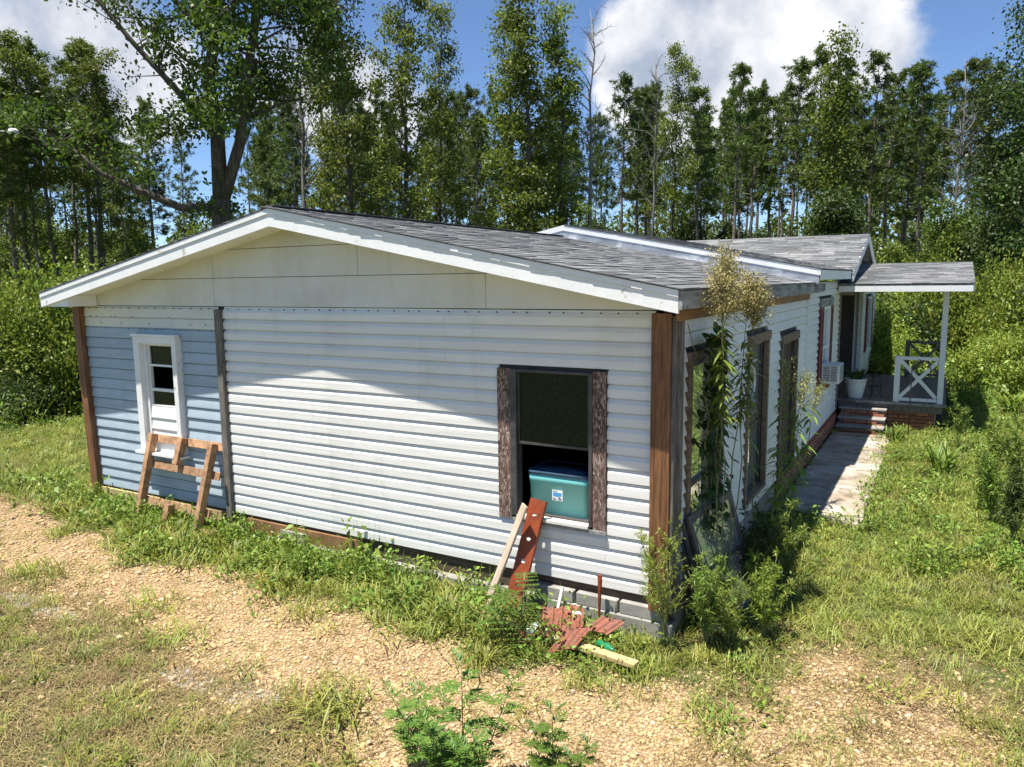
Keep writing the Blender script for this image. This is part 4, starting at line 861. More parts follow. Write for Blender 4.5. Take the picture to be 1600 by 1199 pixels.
# yard light whose head pokes in from the left
dl = pxdir(-72, 206); pl = CAM + dl * 33; ylt = empty('yard_light', (pl.x, pl.y, ground_z(pl.x, pl.y))); tag(ylt, 'pale yard lamp on a grey pole among the pines', 'yard light')
hh = pl.z - ylt.location.z; side = Vector((_r.x, _r.y, 0))
MB().tube([(0, 0, 0), (0, 0, hh + .2)], [.10, .07], 8).build('pole', M['deadwood'], ylt, True); e0 = side * 1.75
MB().tube([(0, 0, hh - .35), tuple(side * .8 + Vector((0, 0, hh - .05))), tuple(e0 + Vector((0, 0, hh)))], .025, 6).build('arm', M['trim_grey'], ylt, True)
hd = MB().lathe([(0, .12), (.10, .10), (.17, .03), (.19, -.04), (.13, -.10), (0, -.12)], (e0.x * 1.15, e0.y * 1.15, hh - .02), 14); hd.build('lamp_head', M['plastic'], ylt, True)

# ------------------------------------------------------------------ vegetation
def unit(v): return v / np.maximum(np.linalg.norm(v, axis=-1, keepdims=True), 1e-9)
def leaf_quads(P, size, rg, upb=0.6, aspect=0.62, dirs=None, droop=0.15):
    """diamond leaves folded along nothing: P (n,3)"""
    n = len(P); d = unit(rg.normal(size=(n, 3))) if dirs is None else unit(dirs)
    nr = unit(rg.normal(size=(n, 3)) * (1 - upb) + np.array([0, 0, 1.0]) * upb)
    s = unit(np.cross(d, nr)); size = np.broadcast_to(np.asarray(size, float), (n,))[:, None] * rg.uniform(.65, 1.3, (n, 1))
    tip = P + d * size - np.array([0, 0, 1]) * size * droop; mid = P + d * size * .42
    V = np.stack([P, mid - s * size * aspect * .5, tip, mid + s * size * aspect * .5], 1).reshape(-1, 3)
    return V, np.arange(4 * n).reshape(n, 4)
def catv(parts):
    Vs, Fs, k = [], [], 0
    for v, f in parts: Vs.append(v); Fs.append(f + k); k += len(v)
    return np.concatenate(Vs), np.concatenate(Fs)
def polyline(p0, d, L, n, rg, wig, up=0.0):
    pts = [np.array(p0, float)]; d = np.array(d, float)
    for i in range(n):
        d = unit(d + rg.normal(size=3) * wig + np.array([0, 0, up])); pts.append(pts[-1] + d * L / n)
    return pts
def tree_mesh(name, seed, H, r0, leafmat, barkmat, crown_lo, spread, nl, nleaf, lsize, prof=lambda t: 1.0, limb_el=(10, 55), sig=.45, fork=None, sub=5, extra=None, lean=(0, 0), vine=0):
    """returns (trunk mesh, crown mesh): tapered trunk with limbs, and leaf clumps on every twig"""
    rg = np.random.default_rng(seed); mb = MB(); clumps = []
    stems = []
    if fork:
        tr = [np.array((0, 0, -.2)), np.array((0.03, 0.02, fork[0]))]
        mb.tube(tr, [r0 * 1.25, r0 * .95], 9, False)
        for (dx, dy, hh_, rr) in fork[1]:
            st = [tr[-1] - np.array((0, 0, .25)), tr[-1] + np.array((dx * .35, dy * .35, (hh_ - fork[0]) * .18))]
            for q in range(1, 7): t = q / 6; st.append(tr[-1] + np.array((dx * (.35 + .65 * t), dy * (.35 + .65 * t), (hh_ - fork[0]) * (.18 + .82 * t))) + rg.normal(size=3) * .10)
            mb.tube(st, list(np.linspace(r0 * rr, .03, len(st))), 8); stems.append((st, rr * r0))
    else:
        st = [np.array((0, 0, -.2))]
        for q in range(1, 11): t = q / 10; st.append(np.array((lean[0] * t + rg.normal() * .012 * H * .5, lean[1] * t + rg.normal() * .012 * H * .5, H * t)))
        mb.tube(st, list(r0 * (1 - .93 * np.linspace(0, 1, 11) ** .9)), 8); stems.append((st, r0))
    ga_ = 0
    for st, rr in stems:
        A = np.array(st); zs = A[:, 2]
        for i in range(nl // len(stems)):
            t = crown_lo + (1 - crown_lo) * (i + rg.uniform(0, 1)) / (nl // len(stems)); z = zs[1] + (zs[-1] - zs[1]) * t if fork else H * t
            base = np.array([np.interp(z, zs, A[:, k]) for k in range(3)]); ga_ += 2.4 + rg.uniform(-.5, .5)
            tt = (t - crown_lo) / (1 - crown_lo + 1e-6); L = spread * prof(tt) * rg.uniform(.6, 1.15); el = R(rg.uniform(*limb_el))
            d = np.array((math.cos(ga_) * math.cos(el), math.sin(ga_) * math.cos(el), math.sin(el)))
            pl_ = polyline(base, d, L, 4, rg, .16, .05); rl = max(.012, rr * .32 * (1 - .75 * t))
            mb.tube(pl_, list(np.linspace(rl, .008, 5)), 5, False)
            for k in range(sub):
                f = rg.uniform(.35, 1.0); p = np.array([np.interp(f, np.linspace(0, 1, 5), np.array(pl_)[:, q]) for q in range(3)])
                dd = unit(d + rg.normal(size=3) * .7); e = p + dd * L * rg.uniform(.12, .34)
                mb.tube([p, (p + e) / 2 + rg.normal(size=3) * .03, e], [.010, .008, .005], 3, False); clumps.append(e)
            clumps.append(pl_[-1])
    if extra:
        for pts, r_, sub_ in extra:
            mb.tube(pts, list(np.linspace(r_, .03, len(pts))), 7); A = np.array(pts)
            for k in range(sub_):
                f = rg.uniform(.25, 1); p = np.array([np.interp(f, np.linspace(0, 1, len(pts)), A[:, q]) for q in range(3)]); e = p + np.array((rg.normal() * .8, rg.normal() * .8, abs(rg.normal()) * 1.0 + .2))
                mb.tube([p, e], [.02, .006], 4, False); clumps.append(e)
    if vine:
        A = np.array(stems[0][0])
        for k in range(vine):
            z = rg.uniform(.05, .75) * H; p = np.array([np.interp(z, A[:, 2], A[:, q]) for q in range(3)]); clumps.append(p + np.array((rg.normal() * .25, rg.normal() * .25, 0)))
    Cn = np.array(clumps); w_ = rg.gamma(1.0, 1, len(Cn)); w_ /= w_.sum(); which = rg.choice(len(Cn), nleaf, p=w_)
    P = Cn[which] + rg.normal(size=(nleaf, 3)) * sig * np.array((1, 1, .7))
    V, F = leaf_quads(P, lsize, rg, .45)
    return mb.mesh(name + '_trunk', barkmat, True), npmesh(name + '_crown', V, F, leafmat)
def pine_mesh(name, seed, H, r0, crown_lo, spread, nb_, tufts, nl=.27, mat=None, dead=0):
    rg = np.random.default_rng(seed); mb = MB(); st = [np.array((0, 0, -.2))]
    lx, ly = rg.normal(size=2) * .35
    for q in range(1, 11): t = q / 10; st.append(np.array((lx * t + rg.normal() * .05, ly * t + rg.normal() * .05, H * t)))
    mb.tube(st, list(r0 * (1 - .9 * np.linspace(0, 1, 11))), 7); A = np.array(st); TP = []; TD = []
    for i in range(nb_):
        t = crown_lo + (1 - crown_lo) * ((i + rg.uniform(0, 1)) / nb_); z = H * t; base = np.array([np.interp(z, A[:, 2], A[:, k]) for k in range(3)])
        a = i * 2.4 + rg.uniform(-.4, .4); tt = (t - crown_lo) / (1 - crown_lo); L = spread * (1 - .72 * tt) * (.55 + .45 * min(1, tt * 4)) * rg.uniform(.6, 1.15); el = R(-8 + 48 * tt + rg.uniform(-10, 10))
        d = np.array((math.cos(a) * math.cos(el), math.sin(a) * math.cos(el), math.sin(el))); pl_ = polyline(base, d, L, 3, rg, .12, .12)
        mb.tube(pl_, [.035 * (1 - .5 * tt), .025, .016, .008], 4, False)
        for k in range(max(2, int(tufts * (.6 + .4 * (1 - tt))))):
            f = 1.05 - .6 * rg.uniform(0, 1) ** 1.5; p = np.array([np.interp(min(f, 1), np.linspace(0, 1, 4), np.array(pl_)[:, q]) for q in range(3)]) + rg.normal(size=3) * L * .13
            TP.append(p); TD.append(unit(d * .5 + rg.normal(size=3) * .4 + np.array((0, 0, .55))))
    for i in range(dead):
        t = rg.uniform(.3, crown_lo); base = np.array([np.interp(H * t, A[:, 2], A[:, k]) for k in range(3)]); a = rg.uniform(0, 6.28)
        mb.tube(polyline(base, (math.cos(a), math.sin(a), .1), rg.uniform(.4, 1.3), 3, rg, .2), [.02, .015, .01, .006], 3, False)
    for k in range(int(tufts * 2)): TP.append(A[-1] + rg.normal(size=3) * .18); TD.append(np.array((0, 0, 1.0)))
    TP = np.array(TP); TD = np.array(TD); K = 22; n = len(TP); P = np.repeat(TP, K, 0); D = unit(np.repeat(TD, K, 0) * .55 + rg.normal(size=(n * K, 3)) * .75)
    V, F = leaf_quads(P, nl, rg, .3, .16, D, .1)
    return mb.mesh(name + '_trunk', M['bark_pine'], True), npmesh(name + '_crown', V, F, mat or M['leaf_pine'])
def shrub_mesh(name, seed, H, rad, nleaf, lsize, mat, stems=9, sig=.28, aspect=.55):
    rg = np.random.default_rng(seed); mb = MB(); cl = []
    for i in range(stems):
        a = rg.uniform(0, 6.28); el = R(rg.uniform(35, 85)); d = (math.cos(a) * math.cos(el), math.sin(a) * math.cos(el), math.sin(el)); L = (H if el > 1 else (H * .45 + rad * .55)) * rg.uniform(.7, 1.02)
        pl_ = polyline((rg.normal() * .12 * rad, rg.normal() * .12 * rad, -.05), d, L, 5, rg, .14, .06); mb.tube(pl_, list(np.linspace(.028, .006, 6)), 4, False)
        for k in range(9):
            f = rg.uniform(.12, 1); p = np.array([np.interp(f, np.linspace(0, 1, 6), np.array(pl_)[:, q]) for q in range(3)]); e = p + unit(rg.normal(size=3) + np.array((0, 0, .5))) * rad * rg.uniform(.15, .45); e[2] = max(e[2], .08); mb.tube([p, e], [.008, .004], 3, False); cl.append(e)
    cl = np.array(cl); P = cl[rg.integers(0, len(cl), nleaf)] + rg.normal(size=(nleaf, 3)) * sig * np.array((1, 1, .8)); P[:, 2] = np.maximum(P[:, 2], .03)
    V, F = leaf_quads(P, lsize, rg, .5, aspect); return mb.mesh(name + '_stem', M['bark'], True), npmesh(name + '_leaf', V, F, mat)

def bare_mesh(name, seed, H, r0):
    rg = np.random.default_rng(seed); mb = MB(); st = [np.array((0, 0, -.2))]
    for q in range(1, 9): t = q / 8; st.append(np.array((rg.normal() * .10, rg.normal() * .10, H * t)))
    mb.tube(st, list(np.linspace(r0, .015, 9)), 7); A = np.array(st)
    for i in range(30):
        t = rg.uniform(.45, .98); base = np.array([np.interp(H * t, A[:, 2], A[:, k]) for k in range(3)]); a = rg.uniform(0, 6.28); d = np.array((math.cos(a) * .6, math.sin(a) * .6, .75)); L = rg.uniform(.9, 2.6) * (1.25 - t)
        pl_ = polyline(base, d, L * 1.4, 5, rg, .16, .03); mb.tube(pl_, list(np.linspace(.03, .006, 6)), 4, False)
        for k in range(4): p = pl_[rg.integers(1, 5)]; mb.tube(polyline(p, d + rg.normal(size=3) * .6, L * .5, 3, rg, .2), [.012, .009, .007, .004], 3, False)
    return mb.mesh(name, M['deadwood'], True)

def at_px(px, dist):
    d = _r * ((px - 800) / FPX) + _f0; d.normalize(); p = CAM + d * dist; return p.x, p.y
def put(name, meshes, part_names, px, dist, label, cat, group=None, scale=1.0, rz=None, xy=None, sz=None, top=None, H=15.0):
    x, y = xy or at_px(px, dist)
    if top is not None: sz = top_height(px, top, dist, x, y) / H
    o = empty(name, (x, y, ground_z(x, y)), rnd.uniform(0, 6.28) if rz is None else rz); o.scale = (scale, scale, sz or scale); tag(o, label, cat, group)
    for pn, me_ in zip(part_names, meshes): link(pn, me_, o)
    return o
def top_height(px, top, dist, x, y):
    d = pxdir(px, top); return CAM.z + dist * d.z / math.hypot(d.x, d.y) - ground_z(x, y)
TC = ('trunk', 'crown')
# --- the big gum with a long low limb, behind the roof
gx0, gy0 = at_px(357, 24)
rv = np.array((_r.x, _r.y, 0)) ; fv = np.array((_f0.x, _f0.y, 0))
limb = [rv * a + fv * b_ + np.array((0, 0, z)) for a, b_, z in ((0, 0, 5.1), (-.9, -.5, 5.05), (-1.9, -.9, 5.5), (-2.7, -1.1, 5.9), (-3.5, -1.2, 6.6), (-4.2, -1.3, 6.7))]
limb2 = [rv * a + fv * b_ + np.array((0, 0, z)) for a, b_, z in ((-.1, .1, 7.2), (-.9, -.2, 8.3), (-1.9, -.5, 9.5), (-2.9, -.6, 10.8), (-3.5, -.7, 12.0))]
big = tree_mesh('gum', 5, 15.5, .29, M['leaf_gum'], M['bark'], .03, 2.9, 84, 40000, .135, prof=lambda t: .8 + .45 * math.sin(math.pi * min(1, t * .85 + .12)), limb_el=(-28, 50), sig=.27,
                fork=(5.3, [(-.25, 0.3, 16.0, .78), (1.35 * rv[0] + .4, 1.35 * rv[1] + .4, 14.6, .62)]), sub=6, extra=[(limb, .14, 26), (limb2, .11, 22)], vine=18)
put('gum_tree', big, TC, 357, 24, 'huge dark broadleaf tree with forked trunk towering behind the roof ridge', 'tree', xy=(gx0, gy0), rz=0)
# --- tall loose trees behind the house
tall = [tree_mesh('tall%d' % i, 20 + i, 15, .17, M['leaf_tall'], M['bark'], .30, sp_, 46, nl_, .14, prof=lambda t: 1.05 - .6 * t, limb_el=(18, 62), sig=.24, sub=4, lean=ln_, vine=14) for i, (sp_, nl_, ln_) in enumerate(((1.6, 8500, (.4, .2)), (2.2, 10500, (-.3, .3)), (1.2, 10000, (.2, -.4))))]
for px, d, v, s, top, lab in ((560, 30, 0, .95, -60, 'tall loose yellow green tree between the dark gum and its neighbours'), (648, 31, 1, .95, -50, 'tall sunlit tree with wide airy crown right of the dark gum'),
                         (690, 34, 0, .8, 20, 'slim airy tree crowding the wide sunlit crown'), (795, 33, 0, 1.0, 30, 'tall sparse tree whose crown leans over the roof valley'), (838, 31, 2, 1.1, -30, 'column shaped leafy tree covered in vines above the roof'),
                         (880, 32, 2, .95, 15, 'narrow vine clad tree beside the bleached dead tree'), (1050, 42, 1, .8, 92, 'round topped broadleaf tree rising among the pines'), (522, 33, 2, .75, -20, 'thin dark vine covered trunk right of the gum'), (60, 35, 1, .9, 80, 'leafy topped tree among the pines beyond the left thicket'), (165, 36, 1, .8, 95, 'broad leafy tree beside the long low limb of the gum')):
    put('broadleaf_tree', tall[v], TC, px, d, lab, 'tree', 'tall trees behind the house', s, top=top)
bare = [bare_mesh('bare%d' % i, 70 + i, 15, .12) for i in range(2)]
for px, d, s, v, top, lab in ((925, 32, .98, 0, 12, 'bleached dead tree with bare twigs above the roof valley'), (1485, 40, .92, 1, 95, 'grey leafless tree standing among the pines near the porch'), (488, 31, 1.05, 1, -20, 'bare thin leaning tree beside the dark gum'), (1022, 40, .9, 0, 88, 'dead bare top poking out of the round broadleaf crown')):
    o = put('dead_tree', (bare[v],), ('trunk',), px, d, lab, 'dead tree', None, s, top=top)
# --- pines: near rows set out by eye, wood behind filled in
pines = [pine_mesh('pine%d' % i, 40 + i, 15, .15, lo, sp_, nb_, tf, dead=10) for i, (lo, sp_, nb_, tf) in enumerate(((.58, 2.2, 32, 13), (.52, 2.4, 38, 12), (.64, 1.9, 26, 13), (.56, 2.0, 32, 12), (.46, 2.3, 42, 11)))]
def pine_label(px, d):
    if d >= 50:
        k = 0 if px < 420 else 1 if px < 950 else 2
        return (('distant pine deep in the wood behind the left thicket', 'distant pine deep in the wood beyond the front ridge', 'distant pine deep in the wood beyond the porch roof')[k], ('far pines behind the left thicket', 'far pines beyond the ridge', 'far pines beyond the porch')[k])
    k = 0 if px < 300 else 1 if px < 800 else 2 if px < 1050 else 3 if px < 1320 else 4
    return (('bare trunked pine at the wood edge beside the forked gum', 'young pine standing behind the tall airy trees', 'pine just past the bleached dead tree', 'tall pine around the bright yellow green gum', 'tall pine in the wood edge behind the porch')[k], ('pines beside the gum', 'young pines behind the airy trees', 'pines past the dead tree', 'pines around the bright gum', 'pines behind the porch')[k])
rp = random.Random(5)
for px, d, top in ((35, 36, 140), (80, 38, 95), (105, 37, 90), (128, 40, 110), (150, 37, 85), (178, 39, 100), (215, 50, 240), (250, 52, 270), (12, 34, 120), (700, 44, 185), (725, 47, 205), (745, 45, 190), (965, 43, 130), (990, 46, 150), (1010, 50, 160),
                   (1085, 45, 150), (1140, 42, 118), (1165, 46, 150), (1195, 48, 165), (1225, 44, 110), (1262, 43, 95), (1300, 45, 110), (1345, 44, 100), (1372, 46, 125), (1400, 48, 130), (1432, 44, 112), (1455, 47, 130), (1500, 43, 105), (1525, 45, 120), (1548, 47, 150), (610, 52, 240), (580, 50, 250), (470, 50, 200)):
    lb, gp = pine_label(px, d); put('pine_tree', pines[rp.choice((0, 2)) if px < 300 else rp.randrange(5)], TC, px, d, lb, 'tree', gp, rp.uniform(.8, 1.0) if px < 300 else rp.uniform(.85, 1.05), top=top)
for i in range(125):
    px = rp.uniform(-60, 1660); d = rp.uniform(50, 85)
    lb, gp = pine_label(px, d); put('pine_tree', pines[rp.randrange(5)], TC, px, d, lb, 'tree', gp, rp.uniform(.8, 1.1), top=rp.uniform(135, 235) + (10 if px < 420 else 0))
put('gum_tree', tree_mesh('gum_bright', 91, 14, .16, M['leaf_tall'], M['bark'], 0.22, 2.0, 40, 10000, .17, prof=lambda t: 1.1 - .8 * t, sig=.34), TC, 1290, 40, 'bright yellow green gum tree standing before the pines', 'tree', None, .9, top=72, H=14.0)
dk = tree_mesh('dark_tree', 92, 13, .22, M['leaf_dark'], M['bark'], .04, 2.6, 60, 24000, .165, prof=lambda t: 1.1 - .55 * t, sig=.42, limb_el=(0, 45))
put('dark_tree', dk, TC, 1600, 33, 'dense dark leafy tree at the wood edge past the porch', 'tree', 'dark trees at wood edge', .8, top=52, H=13.0)
put('dark_tree', dk, TC, 1655, 31, 'dense dark leafy tree at the wood edge past the porch', 'tree', 'dark trees at wood edge', .8, top=60, H=13.0)
put('dark_tree', dk, TC, 1548, 37, 'dense dark leafy tree at the wood edge past the porch', 'tree', 'dark trees at wood edge', .6, top=300, H=13.0)
# --- understory trees
und = [tree_mesh('under%d' % i, 60 + i, 7, .08, M['leaf_under'] if i < 3 else M['leaf_dark'], M['bark'], .08, 1.9, 30, 10000, .18, prof=lambda t: 1.1 - .55 * t, sig=.40, limb_el=(0, 55)) for i in range(4)]
for i in range(96):
    px = (-30 + 1660 * (i + rp.random()) / 66) if i < 66 else 880 + 720 * (i - 66 + rp.random()) / 30; d = rp.uniform(36, 62) if i < 66 else rp.uniform(58, 80); k_ = rp.randrange(4)
    if px < 330: d = rp.uniform(44, 60); k_ = rp.randrange(3)
    q_ = 0 if px < 400 else 1 if px < 800 else 2 if px < 1150 else 3
    where = ('far behind the left pines', 'behind the tall airy trees', 'behind the roof valley', 'in the wood beyond the porch roof')[q_]; tone = ('light green', 'dark green')[k_ == 3]
    put('understory_tree', und[k_], TC, px, d, 'small %s tree %s' % (tone, where), 'tree', '%s understory %s' % (tone, where), rp.uniform(.45, .85))
# --- shrubs
shr = [shrub_mesh('shrub%d' % i, 80 + i, 2.4, 1.3, 11500, .105, (M['leaf_shrub'], M['leaf_shrub'], M['leaf_dark'], M['leaf_lime'])[i], stems=15, sig=.23) for i in range(4)]
SP = ('stem', 'foliage')
for i, (px, d, k_, s) in enumerate(((10, 20.5, 0, 1.0), (48, 21.5, 3, 1.05), (85, 21, 0, 1.08), (112, 19.5, 3, 1.0), (150, 22, 0, 1.0), (-25, 21, 1, 1.0), (65, 24, 1, 1.12), (28, 18.9, 2, .5))):
    put('leafy_shrub', shr[k_], SP, px, d, ('light green leafy shrub in the thicket beyond the blue corner', 'light green leafy shrub in the thicket beyond the blue corner', 'low dark bush at the foot of the left thicket', 'lime green sapling shrub beside the blue planked corner')[k_], 'shrub', ('thicket beyond the blue corner', 'thicket beyond the blue corner', None, 'lime saplings by blue corner')[k_], s)
for i, (px, d, k_, s) in enumerate(((1310, 33, 3, 1.25), (1345, 35, 3, 1.4), (1385, 34, 3, 1.45), (1420, 36, 3, 1.3), (1330, 38, 3, 1.5))):
    put('lime_shrub', shr[k_], SP, px, d, 'feathery lime green shrub showing over the porch roof', 'shrub', 'lime shrubs over the porch', s)
for i, (px, d, k_, s) in enumerate(((1390, 27, 2, 1.05), (1372, 25.5, 1, .95), (1392, 24.5, 0, .55), (1405, 29, 1, .9), (1440, 30, 0, 1.0), (1470, 31, 1, .8), (1500, 29, 0, 1.05), (1530, 30, 1, .85), (1560, 28, 0, 1.1), (1590, 27, 1, .95), (1620, 26, 0, 1.0), (1650, 25, 1, .9), (1515, 34, 2, 1.25), (1550, 33, 2, 1.35), (1580, 32, 2, 1.3), (1460, 36, 2, 1.1), (1575, 23, 1, .65), (1545, 25, 0, .6), (1605, 22, 0, .7))):
    put('leafy_shrub', shr[k_], SP, px, d, ('mid green bramble shrub in the thicket past the porch', 'mid green bramble shrub in the thicket past the porch', 'dark green bush in the thicket past the porch')[k_], 'shrub', ('brambles past the porch', 'brambles past the porch', 'dark bushes past the porch')[k_], s)
for px, d, k_, s, z_, lab in ((22, 20.2, 3, .75, 1.15, 'slender lime sapling at the open end of the left thicket'), (70, 19.6, 0, .7, 1.25, 'tall thin green sapling in the middle of the left thicket'), (100, 20.6, 3, .8, 1.3, 'tallest lime sapling near the left brown corner post'),
                             (1478, 27.5, 0, .8, 1.5, 'tall loose sapling rising over the brambles past the porch'), (1525, 27, 3, .7, 1.35, 'lime sapling standing in front of the brambles past the porch'), (1585, 26, 0, .8, 1.45, 'tall green sapling at the foot of the dark trees')):
    put('sapling', shr[k_], SP, px, d, lab, 'sapling', None, s, sz=z_)
for i in range(42):
    px = rp.uniform(-20, 1300); d = rp.uniform(26, 44); k_ = rp.choice((0, 1, 2, 2)) if px > 250 else rp.choice((0, 1, 2))
    put('leafy_shrub', shr[k_], SP, px, max(d, 30) if px < 260 else d, ('light green shrub growing below the pines behind the house', 'light green shrub growing below the pines behind the house', 'dark shrub growing below the pines behind the house')[k_], 'shrub', ('light shrubs below the pines', 'light shrubs below the pines', 'dark shrubs below the pines')[k_], rp.uniform(.8, 1.5))

# --- the far wood beyond: one leafy mass closing the gaps between the trunks
rgf = np.random.default_rng(130); nf = 60000; pxf = rgf.uniform(-140, 1740, nf); df_ = rgf.uniform(84, 112, nf)
topf = 9.5 + 2.6 * np.sin(pxf * .031) * np.sin(pxf * .0117 + 1) + 1.6 * np.sin(pxf * .083 + 2) + rgf.normal(size=nf) * .9
zf = topf * rgf.uniform(0, 1, nf) ** .8
tf = (pxf - 800) / FPX; nf_ = np.sqrt(1 + tf ** 2); Pf = np.stack([CAM.x + (_r.x * tf + _f0.x) / nf_ * df_, CAM.y + (_r.y * tf + _f0.y) / nf_ * df_, np.maximum(zf, .1)], 1)
V, F = leaf_quads(Pf, .62, rgf, .5, .6); tag(link('far_wood', npmesh('far_wood', V, F, M['leaf_under'])), 'distant leafy wood closing the gaps behind the pines', 'wood', kind='stuff')
# --- weeds close to the house
def lance_leaves(P, D, size, rg, aspect=.16, droop=.35):
    """curved strap leaf: 3 segments"""
    n = len(P); D = unit(D); s = unit(np.cross(D, np.array((0, 0, 1.0))) + 1e-6); L = np.broadcast_to(np.asarray(size, float), (n,))[:, None] * rg.uniform(.75, 1.2, (n, 1)); w_ = L * aspect * .5
    c = [P + D * L * f - np.array((0, 0, 1)) * L * droop * f ** 2 for f in (0, .35, .7, 1.0)]
    V = np.stack([c[0] - s * w_ * .3, c[0] + s * w_ * .3, c[1] - s * w_, c[1] + s * w_, c[2] - s * w_ * .8, c[2] + s * w_ * .8, c[3] - s * w_ * .05, c[3] + s * w_ * .05], 1).reshape(-1, 3)
    b = np.arange(n)[:, None] * 8; F = np.concatenate([b + np.array([[0, 1, 3, 2]]), b + np.array([[2, 3, 5, 4]]), b + np.array([[4, 5, 7, 6]])]); return V, F
def horseweed(name, loc, stems, label, plume_mat, plume_n, leaf_len, seed, plume_r=.16, dense=30, group=None, t0=.12, pt=.80, lm='leaf_weed'):
    rg = np.random.default_rng(seed); o = empty(name, loc); tag(o, label, 'weed', group); sm_ = MB(); LP, LD, FP = [], [], []
    for (bx, by, tx, ty, H, plume) in stems:
        st = [np.array((bx + (tx - bx) * t + rg.normal() * .012, by + (ty - by) * t + rg.normal() * .012, H * t)) for t in np.linspace(0, 1, 9)]; A = np.array(st)
        sm_.tube(st, list(np.linspace(.0075, .003, 9)), 5)
        for k in range(int(dense * H)):
            t = rg.uniform(t0, .93 if not plume else .84); p = np.array([np.interp(t, np.linspace(0, 1, 9), A[:, q]) for q in range(3)]); a = rg.uniform(0, 6.28); LP.append(p); LD.append((math.cos(a), math.sin(a), rg.uniform(-.2, .6)))
        if plume:
            for k in range(34):
                t = rg.uniform(pt, 1.0); p = np.array([np.interp(t, np.linspace(0, 1, 9), A[:, q]) for q in range(3)]); a = rg.uniform(0, 6.28); d = unit(np.array((math.cos(a), math.sin(a), rg.uniform(.5, 2.4)))); L = plume * (1.15 - t) * 3.4 * rg.uniform(.5, 1.1) + .05
                pl_ = polyline(p, d, L, 3, rg, .12, .06); sm_.tube(pl_, [.003, .0025, .002, .0015], 3, False); FP.append(np.array(pl_)[rg.integers(1, 4, plume_n)] + rg.normal(size=(plume_n, 3)) * .035)
    sm_.build('stem', M['stem'], o, True); V, F = lance_leaves(np.array(LP), np.array(LD), leaf_len, rg, .17, .55); link('leaves', npmesh('leaves', V, F, M[lm]), o)
    if FP:
        P = np.concatenate(FP); V, F = leaf_quads(P, .017, rg, .2, .8); link('flower_plume', npmesh('plume', V, F, plume_mat), o)
    return o
horseweed('horseweed', (.44, .42, 0), [(0, 0, .02, .0, 3.10, .24), (-.05, .10, -.06, .18, 2.99, .22), (.06, -.10, .06, -.22, 2.92, .24), (.02, .15, .14, .30, 2.93, .22), (.05, .1, .16, .45, 2.84, .17)], 'very tall weed with tan flower plume growing up past the eave', M['flower'], 60, .14, 3, dense=30, t0=.62, pt=.885, lm='leaf_shrub')
horseweed('horseweed', (.40, 3.35, 0), [(0, 0, .05, .05, 1.95, .20), (.1, -.15, .25, .15, 1.8, .16), (-.05, .2, .15, .75, 1.72, .18), (.08, .1, .30, 1.0, 1.6, .15), (.15, -.3, .1, -.5, 1.25, 0), (.1, .3, .2, .5, 1.1, 0)], 'leafy weed with pale green flower tops beside the boarded opening', M['flower_green'], 10, .20, 4, dense=24)
horseweed('horseweed', (.42, 2.05, 0), [(0, 0, -.04, -.2, 1.75, .10), (.1, .3, .12, .4, .9, 0)], 'thin dry seeded weed stalk before the side windows', M['stem_dry'], 3, .14, 5, dense=7)
# vine leaves on the first side window
rgv = np.random.default_rng(9); vn = empty('climbing_vine', (.30, .45, .95)); tag(vn, 'dark green vine hanging over the first side window', 'vine')
vs = MB(); LP = []
for k in range(5):
    y0 = rgv.uniform(-.02, .32); st = [np.array((.02 + rgv.normal() * .02, y0 + .1 * math.sin(3 * t + k) + rgv.normal() * .02, 1.55 * t)) for t in np.linspace(0, 1, 8)]; vs.tube(st, .006, 4); LP += [s_ + rgv.normal(size=3) * .05 for s_ in st for _ in range(13)]
vs.tube([(-.06, -.34, 1.68), (-.05, -.22, 1.5), (-.04, -.12, 1.40), (-.03, -.02, 1.36)], .004, 4)
vs.build('stem', M['stem'], vn, True); LP = np.array(LP); D = rgv.normal(size=LP.shape); D[:, 2] = -np.abs(D[:, 2]) * .5; D[:, 0] = np.abs(D[:, 0]); V, F = lance_leaves(LP, D, .085, rgv, .5, .35); link('leaves', npmesh('leaves', V, F, M['leaf_dark']), vn)
def feather(name, loc, H, nst, label, seed, mat, spread=.25, leafn=260, ll=.07, group=None, asp=.06):
    rg = np.random.default_rng(seed); o = empty(name, loc); tag(o, label, 'weed', group); sm_ = MB(); LP, LD = [], []
    for i in range(nst):
        a = rg.uniform(0, 6.28); r_ = spread * rg.uniform(.2, 1); h = H * rg.uniform(.6, 1.0); tx, ty = r_ * math.cos(a), r_ * math.sin(a)
        st = [np.array((tx * t * (.3 + .7 * t) + rg.normal() * .008, ty * t * (.3 + .7 * t) + rg.normal() * .008, h * t)) for t in np.linspace(0, 1, 8)]; A = np.array(st); sm_.tube(st, list(np.linspace(.008, .002, 8)), 4)
        for k in range(int(14 * h / .8)):
            t = rg.uniform(.25, .97); p = np.array([np.interp(t, np.linspace(0, 1, 8), A[:, q]) for q in range(3)]); b_ = rg.uniform(0, 6.28); d = np.array((math.cos(b_), math.sin(b_), .9)); L = .30 * h * (1.05 - t) + .05
            pl_ = polyline(p, d, L, 4, rg, .10, .05); sm_.tube(pl_, [.003, .0025, .002, .0015, .001], 3, False); m_ = max(3, leafn // 14); f = rg.uniform(0, 1, m_)
            PP_ = np.stack([np.interp(f, np.linspace(0, 1, 5), np.array(pl_)[:, q]) for q in range(3)], 1); LP.append(PP_); LD.append(rg.normal(size=(m_, 3)) + np.array((0, 0, .6)))
    sm_.build('stem', M['stem'], o, True); P = np.concatenate(LP); D = np.concatenate(LD); V, F = leaf_quads(P, ll, rg, .3, asp * 3, D, .1); link('leaves', npmesh('leaves', V, F, mat), o); return o
